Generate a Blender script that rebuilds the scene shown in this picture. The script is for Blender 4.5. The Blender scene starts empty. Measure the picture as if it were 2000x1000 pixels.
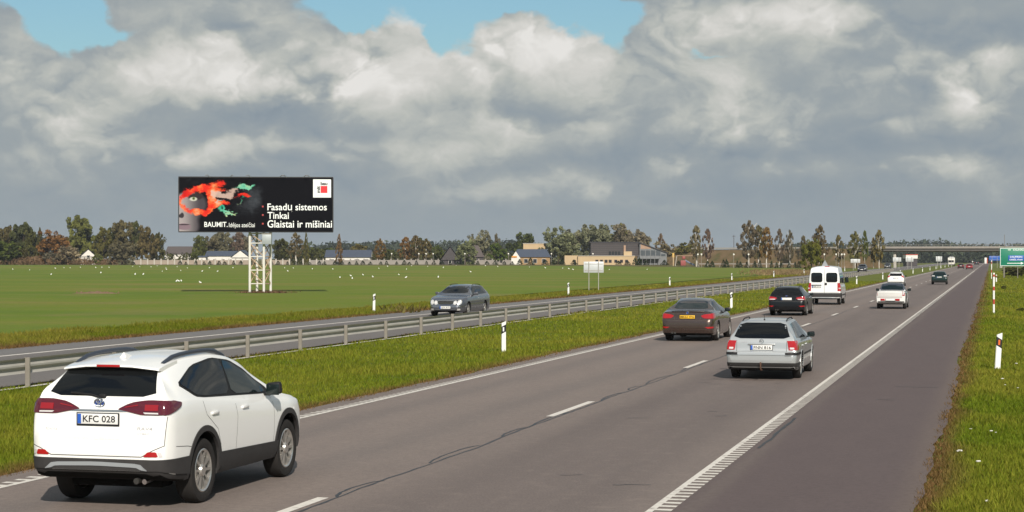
import bpy, bmesh, math, random
import numpy as np
from mathutils import Vector, Matrix
from mathutils.bvhtree import BVHTree

random.seed(7); np.random.seed(7)
scn = bpy.context.scene
COL = scn.collection

# ------------------------------------------------------------------ camera
F = 3500.0; HOR = 505.0; CAMH = 2.8; YAW = math.atan(935.0 / F)
cam_d = bpy.data.cameras.new('camera'); cam = bpy.data.objects.new('camera', cam_d); COL.objects.link(cam)
cam.location = (0, 0, CAMH); cam.rotation_euler = (math.pi / 2, 0, YAW)
cam_d.sensor_width = 36; cam_d.lens = 36 * F / 2000; cam_d.shift_y = (HOR - 500) / 2000
cam_d.clip_start = 0.5; cam_d.clip_end = 12000
scn.camera = cam
CY, SY = math.cos(YAW), math.sin(YAW)

def at(px, d):                     # pixel column + depth along the view axis -> world x, y
    c = (px - 1000) / F * d
    return (c * CY - d * SY, c * SY + d * CY)
def ground(px, py, z=0.0):         # pixel on a level surface of height z -> world point
    d = (CAMH - z) * F / (py - HOR)
    x, y = at(px, d)
    return (x, y, z)

# ------------------------------------------------------------------ exposure
scn.view_settings.view_transform = 'Standard'; scn.view_settings.look = 'None'
scn.view_settings.gamma = 1; scn.view_settings.use_curve_mapping = False
scn.view_settings.exposure = 0.25
scn.cycles.use_denoising = True
scn.cycles.max_bounces = 6; scn.cycles.diffuse_bounces = 3; scn.cycles.glossy_bounces = 3
scn.cycles.transparent_max_bounces = 8
scn.cycles.sample_clamp_indirect = 6

# ------------------------------------------------------------------ sun
SUN_EL = math.radians(34); SUN_AZ = math.radians(24)     # light travels up the road, a little to the left
sl = bpy.data.lights.new('sun', 'SUN'); so = bpy.data.objects.new('sun', sl); COL.objects.link(so)
sl.energy = 4.3; sl.angle = math.radians(0.55); sl.color = (1.0, 0.93, 0.83)
sdir = Vector((-math.sin(SUN_AZ) * math.cos(SUN_EL), math.cos(SUN_AZ) * math.cos(SUN_EL), -math.sin(SUN_EL)))
so.rotation_euler = sdir.to_track_quat('-Z', 'Y').to_euler()
so.location = (20, -60, 60)

# ------------------------------------------------------------------ sky: clear sky with cumulus
wd = bpy.data.worlds.new('World'); scn.world = wd; wd.use_nodes = True
wt = wd.node_tree; wt.nodes.clear()

class NT:                          # terse node writing
    def __init__(s, t): s.t = t
    def n(s, ty, **kw):
        n = s.t.nodes.new(ty)
        for k, v in kw.items(): setattr(n, k, v)
        return n
    def put(s, sock, v):
        if hasattr(v, 'default_value') and hasattr(v, 'links'): s.t.links.new(v, sock)
        else: sock.default_value = v
    def m(s, op, a, b=0.0, c=None, clamp=False):
        n = s.n('ShaderNodeMath', operation=op, use_clamp=clamp)
        s.put(n.inputs[0], a); s.put(n.inputs[1], b)
        if c is not None: s.put(n.inputs[2], c)
        return n.outputs[0]
    def v(s, op, a, b=(0, 0, 0), sc=None):
        n = s.n('ShaderNodeVectorMath', operation=op)
        s.put(n.inputs[0], a); s.put(n.inputs[1], b)
        if sc is not None: s.put(n.inputs['Scale'], sc)
        return n.outputs['Value'] if op in ('LENGTH', 'DOT_PRODUCT', 'DISTANCE') else n.outputs['Vector']
    def noise(s, vec, scale, detail=4, rough=0.55, dist=0.0, col=False):
        n = s.n('ShaderNodeTexNoise'); s.put(n.inputs['Vector'], vec)
        n.inputs['Scale'].default_value = scale; n.inputs['Detail'].default_value = detail
        n.inputs['Roughness'].default_value = rough; n.inputs['Distortion'].default_value = dist
        return n.outputs['Color'] if col else n.outputs['Fac']
    def step(s, x, a, b):
        n = s.n('ShaderNodeMapRange', interpolation_type='SMOOTHSTEP')
        s.put(n.inputs['Value'], x); s.put(n.inputs['From Min'], a); s.put(n.inputs['From Max'], b)
        return n.outputs['Result']
    def mix(s, f, a, b, blend='MIX'):
        n = s.n('ShaderNodeMix', data_type='RGBA', blend_type=blend)
        s.put(n.inputs[0], f); s.put(n.inputs[6], a); s.put(n.inputs[7], b)
        return n.outputs[2]
    def ramp(s, f, stops):
        n = s.n('ShaderNodeValToRGB'); r = n.color_ramp
        while len(r.elements) < len(stops): r.elements.new(0.5)
        for e, (p, c) in zip(r.elements, stops): e.position = p; e.color = (*c, 1) if len(c) == 3 else c
        s.put(n.inputs[0], f); return n.outputs[0]

def lin(r, g, b):                  # 0-255 display value -> linear
    f = lambda c: c / 12.92 if c <= 0.04045 else ((c + 0.055) / 1.055) ** 2.4
    return tuple(f(c / 255) for c in (r, g, b))

# each cloud is given by where it stands in the sky: azimuth, elevation, half-sizes in degrees, strength
def azel(px, py):
    return (math.degrees(math.atan((px - 1000) / F)), math.degrees(math.atan((HOR - py) / F)))
PXD = math.degrees(1 / F)
CLOUD_LIT = [  # px, py, rx, ry, weight: sunlit cloud masses
    (330, 160, 230, 75, .75), (150, 240, 120, 55, .65), (470, 120, 170, 60, .5), (520, 165, 130, 45, .6), (20, 140, 90, 65, .55),
    (330, 25, 200, 42, .3), (520, 40, 90, 40, .35), (745, 150, 105, 95, .85), (740, 205, 60, 40, .45), (810, 55, 75, 60, .45), (990, 75, 130, 70, .75),
    (1080, 110, 150, 60, .5), (900, 190, 130, 70, .35), (1150, 200, 260, 100, .5), (1420, 160, 90, 85, .55), (1400, 240, 60, 60, .5),
    (1320, 55, 110, 60, .6), (1570, 55, 110, 55, .75), (1440, 40, 90, 40, .4), (1730, 45, 130, 45, .3), (1800, 130, 160, 55, .6), (1940, 170, 90, 75, .7),
    (1630, 215, 170, 55, .45), (1850, 235, 70, 35, .6), (1530, 250, 60, 45, .45),
    (360, 310, 190, 32, .5), (560, 290, 220, 26, .45), (900, 300, 170, 45, .4), (1000, 350, 200, 40, .35), (1320, 325, 70, 28, .6), (1560, 325, 90, 24, .45),
    (1770, 345, 110, 24, .55), (1950, 345, 110, 60, .45), (1090, 375, 190, 28, .45), (1290, 405, 140, 12, .35),
    (90, 370, 140, 40, .3), (850, 385, 120, 20, .2), (30, 320, 60, 20, .3)]
CLOUD_DARK = [ # shaded bases and grey-blue cloud behind
    (700, 215, 280, 30, .8), (880, 200, 160, 30, .7), (420, 235, 170, 22, .5), (560, 215, 120, 18, .5), (260, 320, 120, 20, .2), (180, 310, 120, 40, .25),
    (60, 190, 70, 28, .5), (400, 60, 170, 22, .35), (1650, 185, 230, 40, .5), (1800, 180, 110, 55, .45), (1760, 80, 320, 28, .6), (1400, 85, 150, 22, .4),
    (1900, 90, 160, 30, .5), (1560, 285, 260, 32, .7), (1180, 320, 200, 30, .5), (1250, 300, 160, 28, .5), (1020, 320, 140, 26, .5), (1500, 375, 400, 35, .35), (620, 355, 400, 30, .35),
    (690, 265, 250, 14, .5), (1850, 285, 120, 30, .4), (1950, 310, 70, 30, .5), (1010, 155, 40, 30, .3)]
CLOUD_HOLE = [ # clear blue between the clouds
    (130, 62, 75, 55, 1.0), (60, 20, 110, 50, .9), (215, 75, 80, 22, .6), (680, 18, 120, 50, 1.0), (690, 55, 45, 30, .7), (880, 40, 60, 70, .9), (1130, 25, 130, 42, 1.0),
    (1210, 60, 40, 50, .6), (960, 5, 120, 22, .7), (1400, 112, 60, 10, .55), (1830, 105, 130, 9, .4), (840, 85, 22, 40, .4)]

def blob_group(name, blobs):
    g = bpy.data.node_groups.new(name, 'ShaderNodeTree')
    g.interface.new_socket('Vector', in_out='INPUT', socket_type='NodeSocketVector')
    g.interface.new_socket('Value', in_out='OUTPUT', socket_type='NodeSocketFloat')
    t = NT(g); gi = t.n('NodeGroupInput'); go = t.n('NodeGroupOutput'); acc = None
    for px, py, rx, ry, w in blobs:
        a, e = azel(px, py); kx, ky = 1 / (rx * PXD), 1 / (ry * PXD)
        d = t.n('ShaderNodeVectorMath', operation='MULTIPLY_ADD')
        t.put(d.inputs[0], gi.outputs[0]); d.inputs[1].default_value = (kx, ky, 0); d.inputs[2].default_value = (-a * kx, -e * ky, 0)
        d = d.outputs[0]
        q = t.m('POWER', .3679, t.v('DOT_PRODUCT', d, d))
        acc = t.m('MULTIPLY_ADD', q, w, 0.0 if acc is None else acc)
    g.links.new(acc, go.inputs[0]); return g

def build_sky():
    t = NT(wt)
    tc = t.n('ShaderNodeTexCoord').outputs['Generated']
    nrm = t.v('NORMALIZE', tc)
    sx = t.n('ShaderNodeSeparateXYZ'); t.put(sx.inputs[0], nrm)
    X, Y, Z = sx.outputs
    # azimuth about the direction down the field, elevation, in degrees
    fx = t.m('ADD', t.m('MULTIPLY', X, CY), t.m('MULTIPLY', Y, SY))
    fy = t.m('SUBTRACT', t.m('MULTIPLY', Y, CY), t.m('MULTIPLY', X, SY))
    az = t.m('MULTIPLY', t.m('ARCTAN2', fx, fy), 57.2958)
    el = t.m('MULTIPLY', t.m('ARCSINE', Z), 57.2958)
    cb = t.n('ShaderNodeCombineXYZ'); t.put(cb.inputs[0], az); t.put(cb.inputs[1], el)
    ae = cb.outputs[0]
    # noise space: directions, squashed so low clouds stretch sideways
    p = t.v('MULTIPLY', nrm, (1, 1, 1.45))
    w1 = t.v('SUBTRACT', t.noise(p, 16, 2, .5, col=True), (.5, .5, .5))
    w2 = t.v('SUBTRACT', t.noise(p, 55, 3, .6, col=True), (.5, .5, .5))
    warp = t.v('ADD', t.v('MULTIPLY', w1, (2.4, 1.3, 0)), t.v('MULTIPLY', w2, (1.1, .9, 0)))
    q = t.v('ADD', ae, warp)
    def grp(g, vec):
        n = t.n('ShaderNodeGroup'); n.node_tree = g; t.put(n.inputs[0], vec); return n.outputs[0]
    GL, GD, GH = blob_group('lit_clouds', CLOUD_LIT), blob_group('dark_clouds', CLOUD_DARK), blob_group('blue_gaps', CLOUD_HOLE)
    L = grp(GL, q); Dk = grp(GD, t.v('ADD', ae, t.v('MULTIPLY', warp, (.8, .6, 0)))); H = grp(GH, q)
    # billowing relief: difference of cloud thickness towards the light
    def puff(vec, scale, detail):
        n = t.n('ShaderNodeTexNoise', noise_type='RIDGED_MULTIFRACTAL', normalize=False); t.put(n.inputs['Vector'], vec)
        for k, v in (('Scale', scale), ('Detail', detail), ('Roughness', .5), ('Lacunarity', 2.2), ('Offset', 1.0), ('Gain', 1.2)): n.inputs[k].default_value = v
        return n.outputs[0]
    pw = t.v('ADD', p, t.v('ADD', t.v('MULTIPLY', w2, (.016, .016, .016)), t.v('MULTIPLY', w1, (.05, .05, .05))))
    def fb(vec):
        return t.m('MULTIPLY_ADD', puff(vec, 14, 3.2), -.42, 1.0)
    n0 = fb(pw); n1 = fb(t.v('ADD', pw, (0.0035, -0.002, .0085)))
    rel = t.m('MULTIPLY', t.m('SUBTRACT', n0, n1), 1.2)
    wisp = t.m('SUBTRACT', t.noise(pw, 40, 4, .6), .5)
    # beyond the placed clouds the same kind of cloud field goes on
    broad = t.noise(t.v('MULTIPLY', nrm, (1, 1, 2.2)), 5.0, 5, .55)
    far = t.m('MAXIMUM', t.step(t.m('ABSOLUTE', az), 16.5, 24.0), t.step(el, 8.3, 13.0))
    L2 = t.m('ADD', t.m('MULTIPLY', L, t.m('SUBTRACT', 1.0, far)), t.m('MULTIPLY', t.m('MULTIPLY', t.step(broad, .46, .68), .9), far))
    H2 = t.m('ADD', t.m('MULTIPLY', H, t.m('SUBTRACT', 1.0, far)), t.m('MULTIPLY', t.step(broad, .52, .40), far))
    lowf = t.step(el, 0.2, 3.4)      # thick pale air low down hides relief
    amp = t.m('ADD', t.m('MULTIPLY', lowf, .9), .12)
    nn = t.m('ADD', t.m('MULTIPLY', t.m('SUBTRACT', n0, .45), .35), t.m('MULTIPLY', wisp, .6))
    lit = t.step(t.m('ADD', L2, t.m('MULTIPLY', nn, .8)), .05, 1.35)
    s = t.m('MULTIPLY', lit, .52)
    ra = t.m('MULTIPLY', amp, t.m('ADD', t.m('MULTIPLY', lit, .75), .25))
    s = t.m('ADD', s, t.m('MULTIPLY', rel, ra))
    s = t.m('ADD', s, t.m('MULTIPLY', t.m('MULTIPLY', wisp, .38), ra))
    s = t.m('SUBTRACT', s, t.m('MULTIPLY', Dk, .20))
    s = t.m('ADD', s, t.m('MULTIPLY_ADD', lowf, .09, .29), clamp=True)
    cloud = t.ramp(s, [(0.0, lin(120, 133, 146)), (.22, lin(142, 154, 163)), (.42, lin(158, 166, 169)), (.62, lin(188, 191, 186)), (.82, lin(212, 211, 206)), (1.0, lin(232, 230, 226))])
    sky = t.n('ShaderNodeTexSky', sky_type='NISHITA'); sky.sun_disc = False
    sky.sun_elevation = SUN_EL; sky.sun_rotation = math.pi - SUN_AZ + math.pi * 0 ; sky.air_density = 1.2; sky.dust_density = 1.0; sky.ozone_density = 1.5
    bg_s = t.n('ShaderNodeBackground'); t.put(bg_s.inputs[0], t.mix(1.0, sky.outputs[0], (.80, 1.05, 1.16, 1), 'MULTIPLY')); bg_s.inputs[1].default_value = .065
    bg_c = t.n('ShaderNodeBackground'); t.put(bg_c.inputs[0], cloud); bg_c.inputs[1].default_value = .82
    hole = t.step(t.m('ADD', H2, t.m('MULTIPLY', nn, .55)), .38, .68)
    ms = t.n('ShaderNodeMixShader'); t.put(ms.inputs[0], hole)
    wt.links.new(bg_c.outputs[0], ms.inputs[1]); wt.links.new(bg_s.outputs[0], ms.inputs[2])
    out = t.n('ShaderNodeOutputWorld'); wt.links.new(ms.outputs[0], out.inputs[0])
    wd.cycles.sampling_method = 'MANUAL'; wd.cycles.sample_map_resolution = 512
build_sky()
# ------------------------------------------------------------------ helpers
MATS = {}
def pmat(name, base, rough=.6, metal=0.0, coat=0.0, spec=.5, var=0.0, vscale=3.0, bump=0.0, bscale=40.0, trans=0.0, tint=False, emit=None):
    if name in MATS: return MATS[name]
    m = bpy.data.materials.new(name); m.use_nodes = True; t = NT(m.node_tree)
    b = m.node_tree.nodes['Principled BSDF']
    b.inputs['Roughness'].default_value = rough; b.inputs['Metallic'].default_value = metal
    b.inputs['Coat Weight'].default_value = coat; b.inputs['Coat Roughness'].default_value = .04
    b.inputs['Specular IOR Level'].default_value = spec
    col = (*base, 1)
    if var or bump or tint:
        tc = t.n('ShaderNodeTexCoord').outputs['Object']
    if var:
        f = t.noise(tc, vscale, 5, .6)
        col = t.mix(f, tuple(c * (1 - var) for c in base) + (1,), tuple(min(1, c * (1 + var)) for c in base) + (1,))
    if tint:
        oi = t.n('ShaderNodeObjectInfo'); col = t.mix(1.0, col, oi.outputs['Color'], 'MULTIPLY')
    t.put(b.inputs['Base Color'], col)
    if bump:
        bp = t.n('ShaderNodeBump'); bp.inputs['Strength'].default_value = bump; bp.inputs['Distance'].default_value = .02
        t.put(bp.inputs['Height'], t.noise(tc, bscale, 4, .6)); t.put(b.inputs['Normal'], bp.outputs[0])
    if trans:
        b.inputs['Transmission Weight'].default_value = trans
    if emit:
        b.inputs['Emission Color'].default_value = (*emit[0], 1); b.inputs['Emission Strength'].default_value = emit[1]
    MATS[name] = m; return m

def link(name, me, parent=None, mat=None, loc=None):
    o = bpy.data.objects.new(name, me); COL.objects.link(o)
    if mat is not None:
        me.materials.clear(); me.materials.append(mat)
    if parent is not None: o.parent = parent
    if loc is not None: o.location = loc
    return o
def mesh(name, verts, faces, smooth=False):
    me = bpy.data.meshes.new(name); me.from_pydata(verts, [], faces); me.update()
    if smooth: me.polygons.foreach_set('use_smooth', [True] * len(me.polygons))
    return me
def bm_mesh(name, bm, smooth=False, angle=None):
    me = bpy.data.meshes.new(name); bm.to_mesh(me); bm.free()
    if smooth or angle:
        me.polygons.foreach_set('use_smooth', [True] * len(me.polygons))
        if angle: me.set_sharp_from_angle(angle=math.radians(angle))
    return me
def tag(o, label=None, cat=None, group=None, kind=None):
    if label: o['label'] = label
    if cat: o['category'] = cat
    if group: o['group'] = group
    if kind: o['kind'] = kind
    return o
def empty(name, loc=(0, 0, 0), rz=0.0):
    o = bpy.data.objects.new(name, None); o.empty_display_size = .2; COL.objects.link(o)
    o.location = loc; o.rotation_euler = (0, 0, rz); return o
def copy_tree(o, parent=None):
    c = o.copy(); COL.objects.link(c)
    if parent is not None: c.parent = parent
    for ch in o.children: copy_tree(ch, c)
    return c
def add_box(bm, size, loc=(0, 0, 0), rot=None, bev=0.0, seg=2):
    r = bmesh.ops.create_cube(bm, size=1.0)
    vs = r['verts']
    M = Matrix.Translation(loc) @ (rot.to_4x4() if rot is not None else Matrix.Identity(4)) @ Matrix.Diagonal((*size, 1))
    if bev:
        bmesh.ops.transform(bm, matrix=Matrix.Diagonal((*size, 1)), verts=vs)
        es = list({e for v in vs for e in v.link_edges})
        res = bmesh.ops.bevel(bm, geom=es, offset=bev, segments=seg, affect='EDGES', profile=.5)
        nv = list({v for f in res['faces'] for v in f.verts} | {v for v in vs if v.is_valid})
        bmesh.ops.transform(bm, matrix=Matrix.Translation(loc) @ (rot.to_4x4() if rot is not None else Matrix.Identity(4)), verts=nv)
    else:
        bmesh.ops.transform(bm, matrix=M, verts=vs)
def boxo(name, size, loc, mat, parent=None, bev=0.0, rot=None):
    bm = bmesh.new(); add_box(bm, size, (0, 0, 0), rot, bev)
    return link(name, bm_mesh(name, bm, angle=40 if bev else None), parent, mat, loc)
def add_tube(bm, pts, r, n=6, cap=True):
    pts = [Vector(p) for p in pts]; rings = []
    rr = r if isinstance(r, (list, tuple)) else [r] * len(pts)
    for i, p in enumerate(pts):
        d = (pts[min(i + 1, len(pts) - 1)] - pts[max(i - 1, 0)]).normalized()
        a = d.orthogonal().normalized() if i == 0 else (pa - d * pa.dot(d)).normalized()
        pa = a; b = d.cross(a)
        rings.append([bm.verts.new(p + (a * math.cos(k * 2 * math.pi / n) + b * math.sin(k * 2 * math.pi / n)) * rr[i]) for k in range(n)])
    for i in range(len(rings) - 1):
        for k in range(n):
            bm.faces.new((rings[i][k], rings[i][(k + 1) % n], rings[i + 1][(k + 1) % n], rings[i + 1][k]))
    if cap:
        bm.faces.new(rings[0][::-1]); bm.faces.new(rings[-1])
def tubeo(name, pts, r, mat, parent=None, n=6):
    bm = bmesh.new(); add_tube(bm, pts, r, n)
    return link(name, bm_mesh(name, bm, angle=50), parent, mat)
def sheet(name, quads, mat, parent=None):
    vs, fs = [], []
    for q in quads:
        k = len(vs); vs += q; fs.append(tuple(range(k, k + len(q))))
    return link(name, mesh(name, vs, fs), parent, mat)
FONT_CACHE = {}
def text_mesh(s, width=None, height=None, bold=0.0, depth=0.0):
    cu = bpy.data.curves.new('text', 'FONT'); cu.body = s; cu.size = 1; cu.offset = bold; cu.extrude = 0; cu.resolution_u = 3
    o = bpy.data.objects.new('text', cu); COL.objects.link(o)
    dg = bpy.context.evaluated_depsgraph_get(); dg.update()
    me = bpy.data.meshes.new_from_object(o.evaluated_get(dg))
    bpy.data.objects.remove(o); bpy.data.curves.remove(cu)
    n = len(me.vertices); co = np.empty(n * 3); me.vertices.foreach_get('co', co); co = co.reshape(-1, 3)
    mn, mx = co.min(0), co.max(0); co -= mn
    sx = width / (mx[0] - mn[0]) if width else None; sy = height / (mx[1] - mn[1]) if height else None
    sx = sx or sy; sy = sy or sx
    co[:, 0] *= sx; co[:, 1] *= sy; co[:, 0] -= co[:, 0].max() / 2
    me.vertices.foreach_set('co', co.ravel()); me.update(); return me
def sstep(a, b, x):
    t = min(1, max(0, (x - a) / (b - a))); return t * t * (3 - 2 * t)
def gz(x, y):                      # the land rises gently away from the road
    return .8 * sstep(150, 620, math.hypot(x, y)) * sstep(-40, -130, x)

# ------------------------------------------------------------------ ground and roads
X_R, X_LINE_R, X_DASH, X_LINE_L, X_L = -0.75, -3.56, -7.55, -11.76, -12.35      # pavement edges and lines of the near carriageway
X_RAIL = -20.35; FX_IN, FX_LINE, FX_OUT = -20.75, -27.4, -29.6
FARY = 3200.0

def mat_ground():
    m = bpy.data.materials.new('rough_grass_ground'); m.use_nodes = True; t = NT(m.node_tree); b = m.node_tree.nodes['Principled BSDF']
    g = t.n('ShaderNodeNewGeometry').outputs['Position']
    n1 = t.noise(g, .35, 5, .6); n2 = t.noise(g, 6.0, 5, .65)
    c = t.ramp(n1, [(.3, (.075, .098, .013)), (.5, (.110, .135, .017)), (.7, (.155, .150, .028))])
    c = t.mix(t.m('MULTIPLY', t.step(n2, .45, .75), .5), c, (.10, .075, .035, 1))
    sx = t.n('ShaderNodeSeparateXYZ'); t.put(sx.inputs[0], g)
    far = t.m('MULTIPLY', t.step(sx.outputs[1], 420, 560), t.step(sx.outputs[0], -30, -45))
    c = t.mix(t.m('MULTIPLY', far, .65), c, (.10, .075, .04, 1))
    t.put(b.inputs['Base Color'], c); b.inputs['Roughness'].default_value = .95; b.inputs['Specular IOR Level'].default_value = .15
    bp = t.n('ShaderNodeBump'); bp.inputs['Strength'].default_value = .7; bp.inputs['Distance'].default_value = .06
    t.put(bp.inputs['Height'], n2); t.put(b.inputs['Normal'], bp.outputs[0]); return m
def mat_field():
    m = bpy.data.materials.new('young_crop'); m.use_nodes = True; t = NT(m.node_tree); b = m.node_tree.nodes['Principled BSDF']
    g = t.n('ShaderNodeNewGeometry').outputs['Position']
    st = t.v('MULTIPLY', g, (.02, .055, 1)); n0 = t.noise(st, 1.0, 4, .6)
    n1 = t.noise(g, .10, 5, .62); n2 = t.noise(g, 1.6, 6, .7)
    c = t.ramp(n0, [(.36, (.096, .154, .008)), (.47, (.120, .170, .010)), (.55, (.146, .172, .016)), (.64, (.190, .172, .034))])
    c = t.mix(t.m('MULTIPLY', t.step(n1, .52, .68), .5), c, (.21, .17, .06, 1))
    c = t.mix(t.m('MULTIPLY', t.step(n2, .40, .62), .42), c, (.088, .130, .008, 1))
    rows = t.n('ShaderNodeTexWave'); rows.inputs['Scale'].default_value = .55; rows.inputs['Distortion'].default_value = .6; rows.inputs['Detail'].default_value = 2
    t.put(rows.inputs['Vector'], t.v('MULTIPLY', g, (.12, 1, 0)))
    c = t.mix(t.m('MULTIPLY', rows.outputs['Fac'], .10), c, (.16, .15, .06, 1))
    t.put(b.inputs['Base Color'], c); b.inputs['Roughness'].default_value = .9; b.inputs['Specular IOR Level'].default_value = .2
    bp = t.n('ShaderNodeBump'); bp.inputs['Strength'].default_value = .6; bp.inputs['Distance'].default_value = .08
    t.put(bp.inputs['Height'], n2); t.put(b.inputs['Normal'], bp.outputs[0]); return m
def mat_asphalt(name, base, warm, tracks=None, dark=None):
    m = bpy.data.materials.new(name); m.use_nodes = True; t = NT(m.node_tree); b = m.node_tree.nodes['Principled BSDF']
    g = t.n('ShaderNodeNewGeometry').outputs['Position']
    sx = t.n('ShaderNodeSeparateXYZ'); t.put(sx.inputs[0], g)
    big = t.noise(t.v('MULTIPLY', g, (1.0, .045, 1)), 1.0, 4, .6)
    mid = t.noise(t.v('MULTIPLY', g, (1, .35, 1)), 1.7, 5, .65)
    fine = t.noise(g, 38, 3, .7)
    c = t.mix(big, (*base, 1), (*warm, 1))
    c = t.mix(t.m('MULTIPLY', t.step(mid, .35, .75), .30), c, tuple(v * .72 for v in base) + (1,))
    if tracks:
        tw = t.m('MULTIPLY', t.m('SUBTRACT', t.noise(t.v('MULTIPLY', g, (0, .05, 0)), 1.0, 2), .5), .5)
        for xc, wdt, k, colr in tracks:
            d = t.m('DIVIDE', t.m('ADD', t.m('SUBTRACT', sx.outputs[0], xc), tw), wdt)
            f = t.m('POWER', .3679, t.m('MULTIPLY', d, d))
            f = t.m('MULTIPLY', f, t.m('MULTIPLY_ADD', t.noise(t.v('MULTIPLY', g, (1.2, .12, 1)), 1.1, 4, .65), 1.1, .25, clamp=True))
            c = t.mix(t.m('MULTIPLY', f, k), c, (*colr, 1))
    c = t.mix(t.m('MULTIPLY', t.step(fine, .35, .7), .5), c, tuple(min(1, v * 1.5) for v in base) + (1,))
    mot = t.noise(g, 11, 4, .7)
    c = t.mix(t.m('MULTIPLY', t.step(mot, .42, .62), .30), c, tuple(v * .62 for v in base) + (1,))
    c = t.mix(t.m('MULTIPLY', t.step(t.noise(g, 3.2, 4, .65), .5, .75), .22), c, tuple(min(1, v * 1.3) for v in warm) + (1,))
    pits = t.step(t.noise(g, 90, 2, .5), .62, .72)
    c = t.mix(t.m('MULTIPLY', pits, .35), c, tuple(v * .45 for v in base) + (1,))
    t.put(b.inputs['Base Color'], c); b.inputs['Roughness'].default_value = .8; b.inputs['Specular IOR Level'].default_value = .35
    bp = t.n('ShaderNodeBump'); bp.inputs['Strength'].default_value = .35; bp.inputs['Distance'].default_value = .006
    t.put(bp.inputs['Height'], fine); t.put(b.inputs['Normal'], bp.outputs[0]); return m
def mat_paint():
    m = bpy.data.materials.new('road_paint'); m.use_nodes = True; t = NT(m.node_tree); b = m.node_tree.nodes['Principled BSDF']
    g = t.n('ShaderNodeNewGeometry').outputs['Position']
    f = t.noise(g, 7, 6, .7); f2 = t.noise(t.v('MULTIPLY', g, (1, .2, 1)), 1.2, 3, .6)
    c = t.mix(t.step(t.m('ADD', f, t.m('MULTIPLY', f2, .35)), .66, .92), (.66, .62, .56, 1), (.30, .26, .23, 1))
    t.put(b.inputs['Base Color'], c); b.inputs['Roughness'].default_value = .7; return m

M_LANE = mat_asphalt('lane_asphalt', (.178, .144, .128), (.222, .180, .154),
    [(-5.5, 1.75, 1.0, (.108, .086, .080)), (-4.5, .42, .55, (.082, .066, .063)), (-6.4, .42, .55, (.082, .066, .063)), (-8.75, .42, .65, (.115, .10, .094)), (-10.6, .42, .65, (.115, .10, .094)), (-12.1, .3, .7, (.12, .10, .09))])
M_SHOULDER = mat_asphalt('shoulder_asphalt', (.096, .072, .070), (.110, .082, .078), [(-.85, .22, .6, (.17, .13, .10)), (-3.25, .16, .6, (.16, .13, .11))])
M_FAR = mat_asphalt('far_asphalt', (.135, .122, .115), (.165, .148, .135), [(-28.5, .9, .6, (.17, .175, .18)), (-24.9, .4, .5, (.09, .082, .08)), (-26.5, .4, .5, (.09, .082, .08))])
M_PAINT = mat_paint()
M_TAR = pmat('crack_sealing_tar', (.022, .02, .02), .45, spec=.4)

def grid_sheet(name, xs, ys, zf, mat):
    vs = [(x, y, zf(x, y)) for y in ys for x in xs]; n = len(xs)
    fs = [(j * n + i, j * n + i + 1, (j + 1) * n + i + 1, (j + 1) * n + i) for j in range(len(ys) - 1) for i in range(n - 1)]
    return tag(link(name, mesh(name, vs, fs, True), None, mat), kind='structure')
xs = [-6000, -3000, -1500, -900, -650, -520, -430, -360, -300, -250, -200, -160, -130, -110, -90, -75, -60, -50, -40, -33, -29.5, -21, -20, -18.5, -16, -14, -12.3, -.8, 2, 5, 10, 20, 40, 80, 160, 400, 1200, 4000]
ys = [-200, -60, -20] + list(range(0, 160, 10)) + list(range(160, 720, 25)) + [760, 850, 1000, 1300, 1800, 2600, 4000, 6500, 9500]
def groundz(x, y):
    z = gz(x, y) - .035
    if -20 < x < -12.5: z += -.06 * math.sin((x + 20) / 7.5 * math.pi)     # shallow drain in the middle strip
    if x > 1: z += -.03 * min(x, 10) + .09 * max(0, min(x - 10, 30)) * .3
    return z
grid_sheet('ground', xs, ys, groundz, mat_ground())
# crop field
FA, FB, FC, FD = (-33.5, 10), (-41, 503), at(-900, 600), at(-2600, 60)
us = np.linspace(0, 1, 61); vs_ = np.linspace(0, 1, 61) ** 1.3
pv = []
for v in vs_:
    for u in us:
        x = (FA[0] * (1 - v) + FB[0] * v) * (1 - u) + (FD[0] * (1 - v) + FC[0] * v) * u
        y = (FA[1] * (1 - v) + FB[1] * v) * (1 - u) + (FD[1] * (1 - v) + FC[1] * v) * u
        pv.append((x, y, gz(x, y) + .015))
fs = [(j * 61 + i, (j + 1) * 61 + i, (j + 1) * 61 + i + 1, j * 61 + i + 1) for j in range(60) for i in range(60)]
tag(link('crop_field', mesh('crop_field', pv, fs, True), None, mat_field()), kind='structure')

def strip(name, x0, x1, y0, y1, z, mat, kind='structure', parent=None, n=40):
    yy = [y0 + (y1 - y0) * (k / n) ** 2 for k in range(n + 1)]
    o = sheet(name, [[(x0, a, z), (x1, a, z), (x1, b, z), (x0, b, z)] for a, b in zip(yy, yy[1:])], mat, parent)
    if kind and parent is None: o['kind'] = kind
    return o
def ragged(name, x0, x1, y0, y1, z, mat, j0, j1):      # a pavement sheet with worn edges
    rs = random.Random(3); yy = [y0]
    while yy[-1] < 160: yy.append(yy[-1] + rs.uniform(.25, .8))
    yy += list(np.linspace(170, y1, 60))
    a = 0; b = 0; vv = []
    for y in yy:
        a += rs.uniform(-1, 1) * .03 - a * .15; b += rs.uniform(-1, 1) * .03 - b * .15
        vv += [(x0 + a * j0, y, z), (x1 + b * j1, y, z)]
    ff = [(2 * k, 2 * k + 1, 2 * k + 3, 2 * k + 2) for k in range(len(yy) - 1)]
    return tag(link(name, mesh(name, vv, ff), None, mat), kind='structure')
ROAD = ragged('road', X_L, -3.42, -20, FARY, 0, M_LANE, 1.6, 0)
SHOULDER = ragged('hard_shoulder', -3.42, X_R, -20, FARY, 0, M_SHOULDER, 0, 1.6)
FARROAD = ragged('opposite_road', FX_OUT, FX_IN, -20, FARY, 0, M_FAR, 1.2, 1.2)
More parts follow.
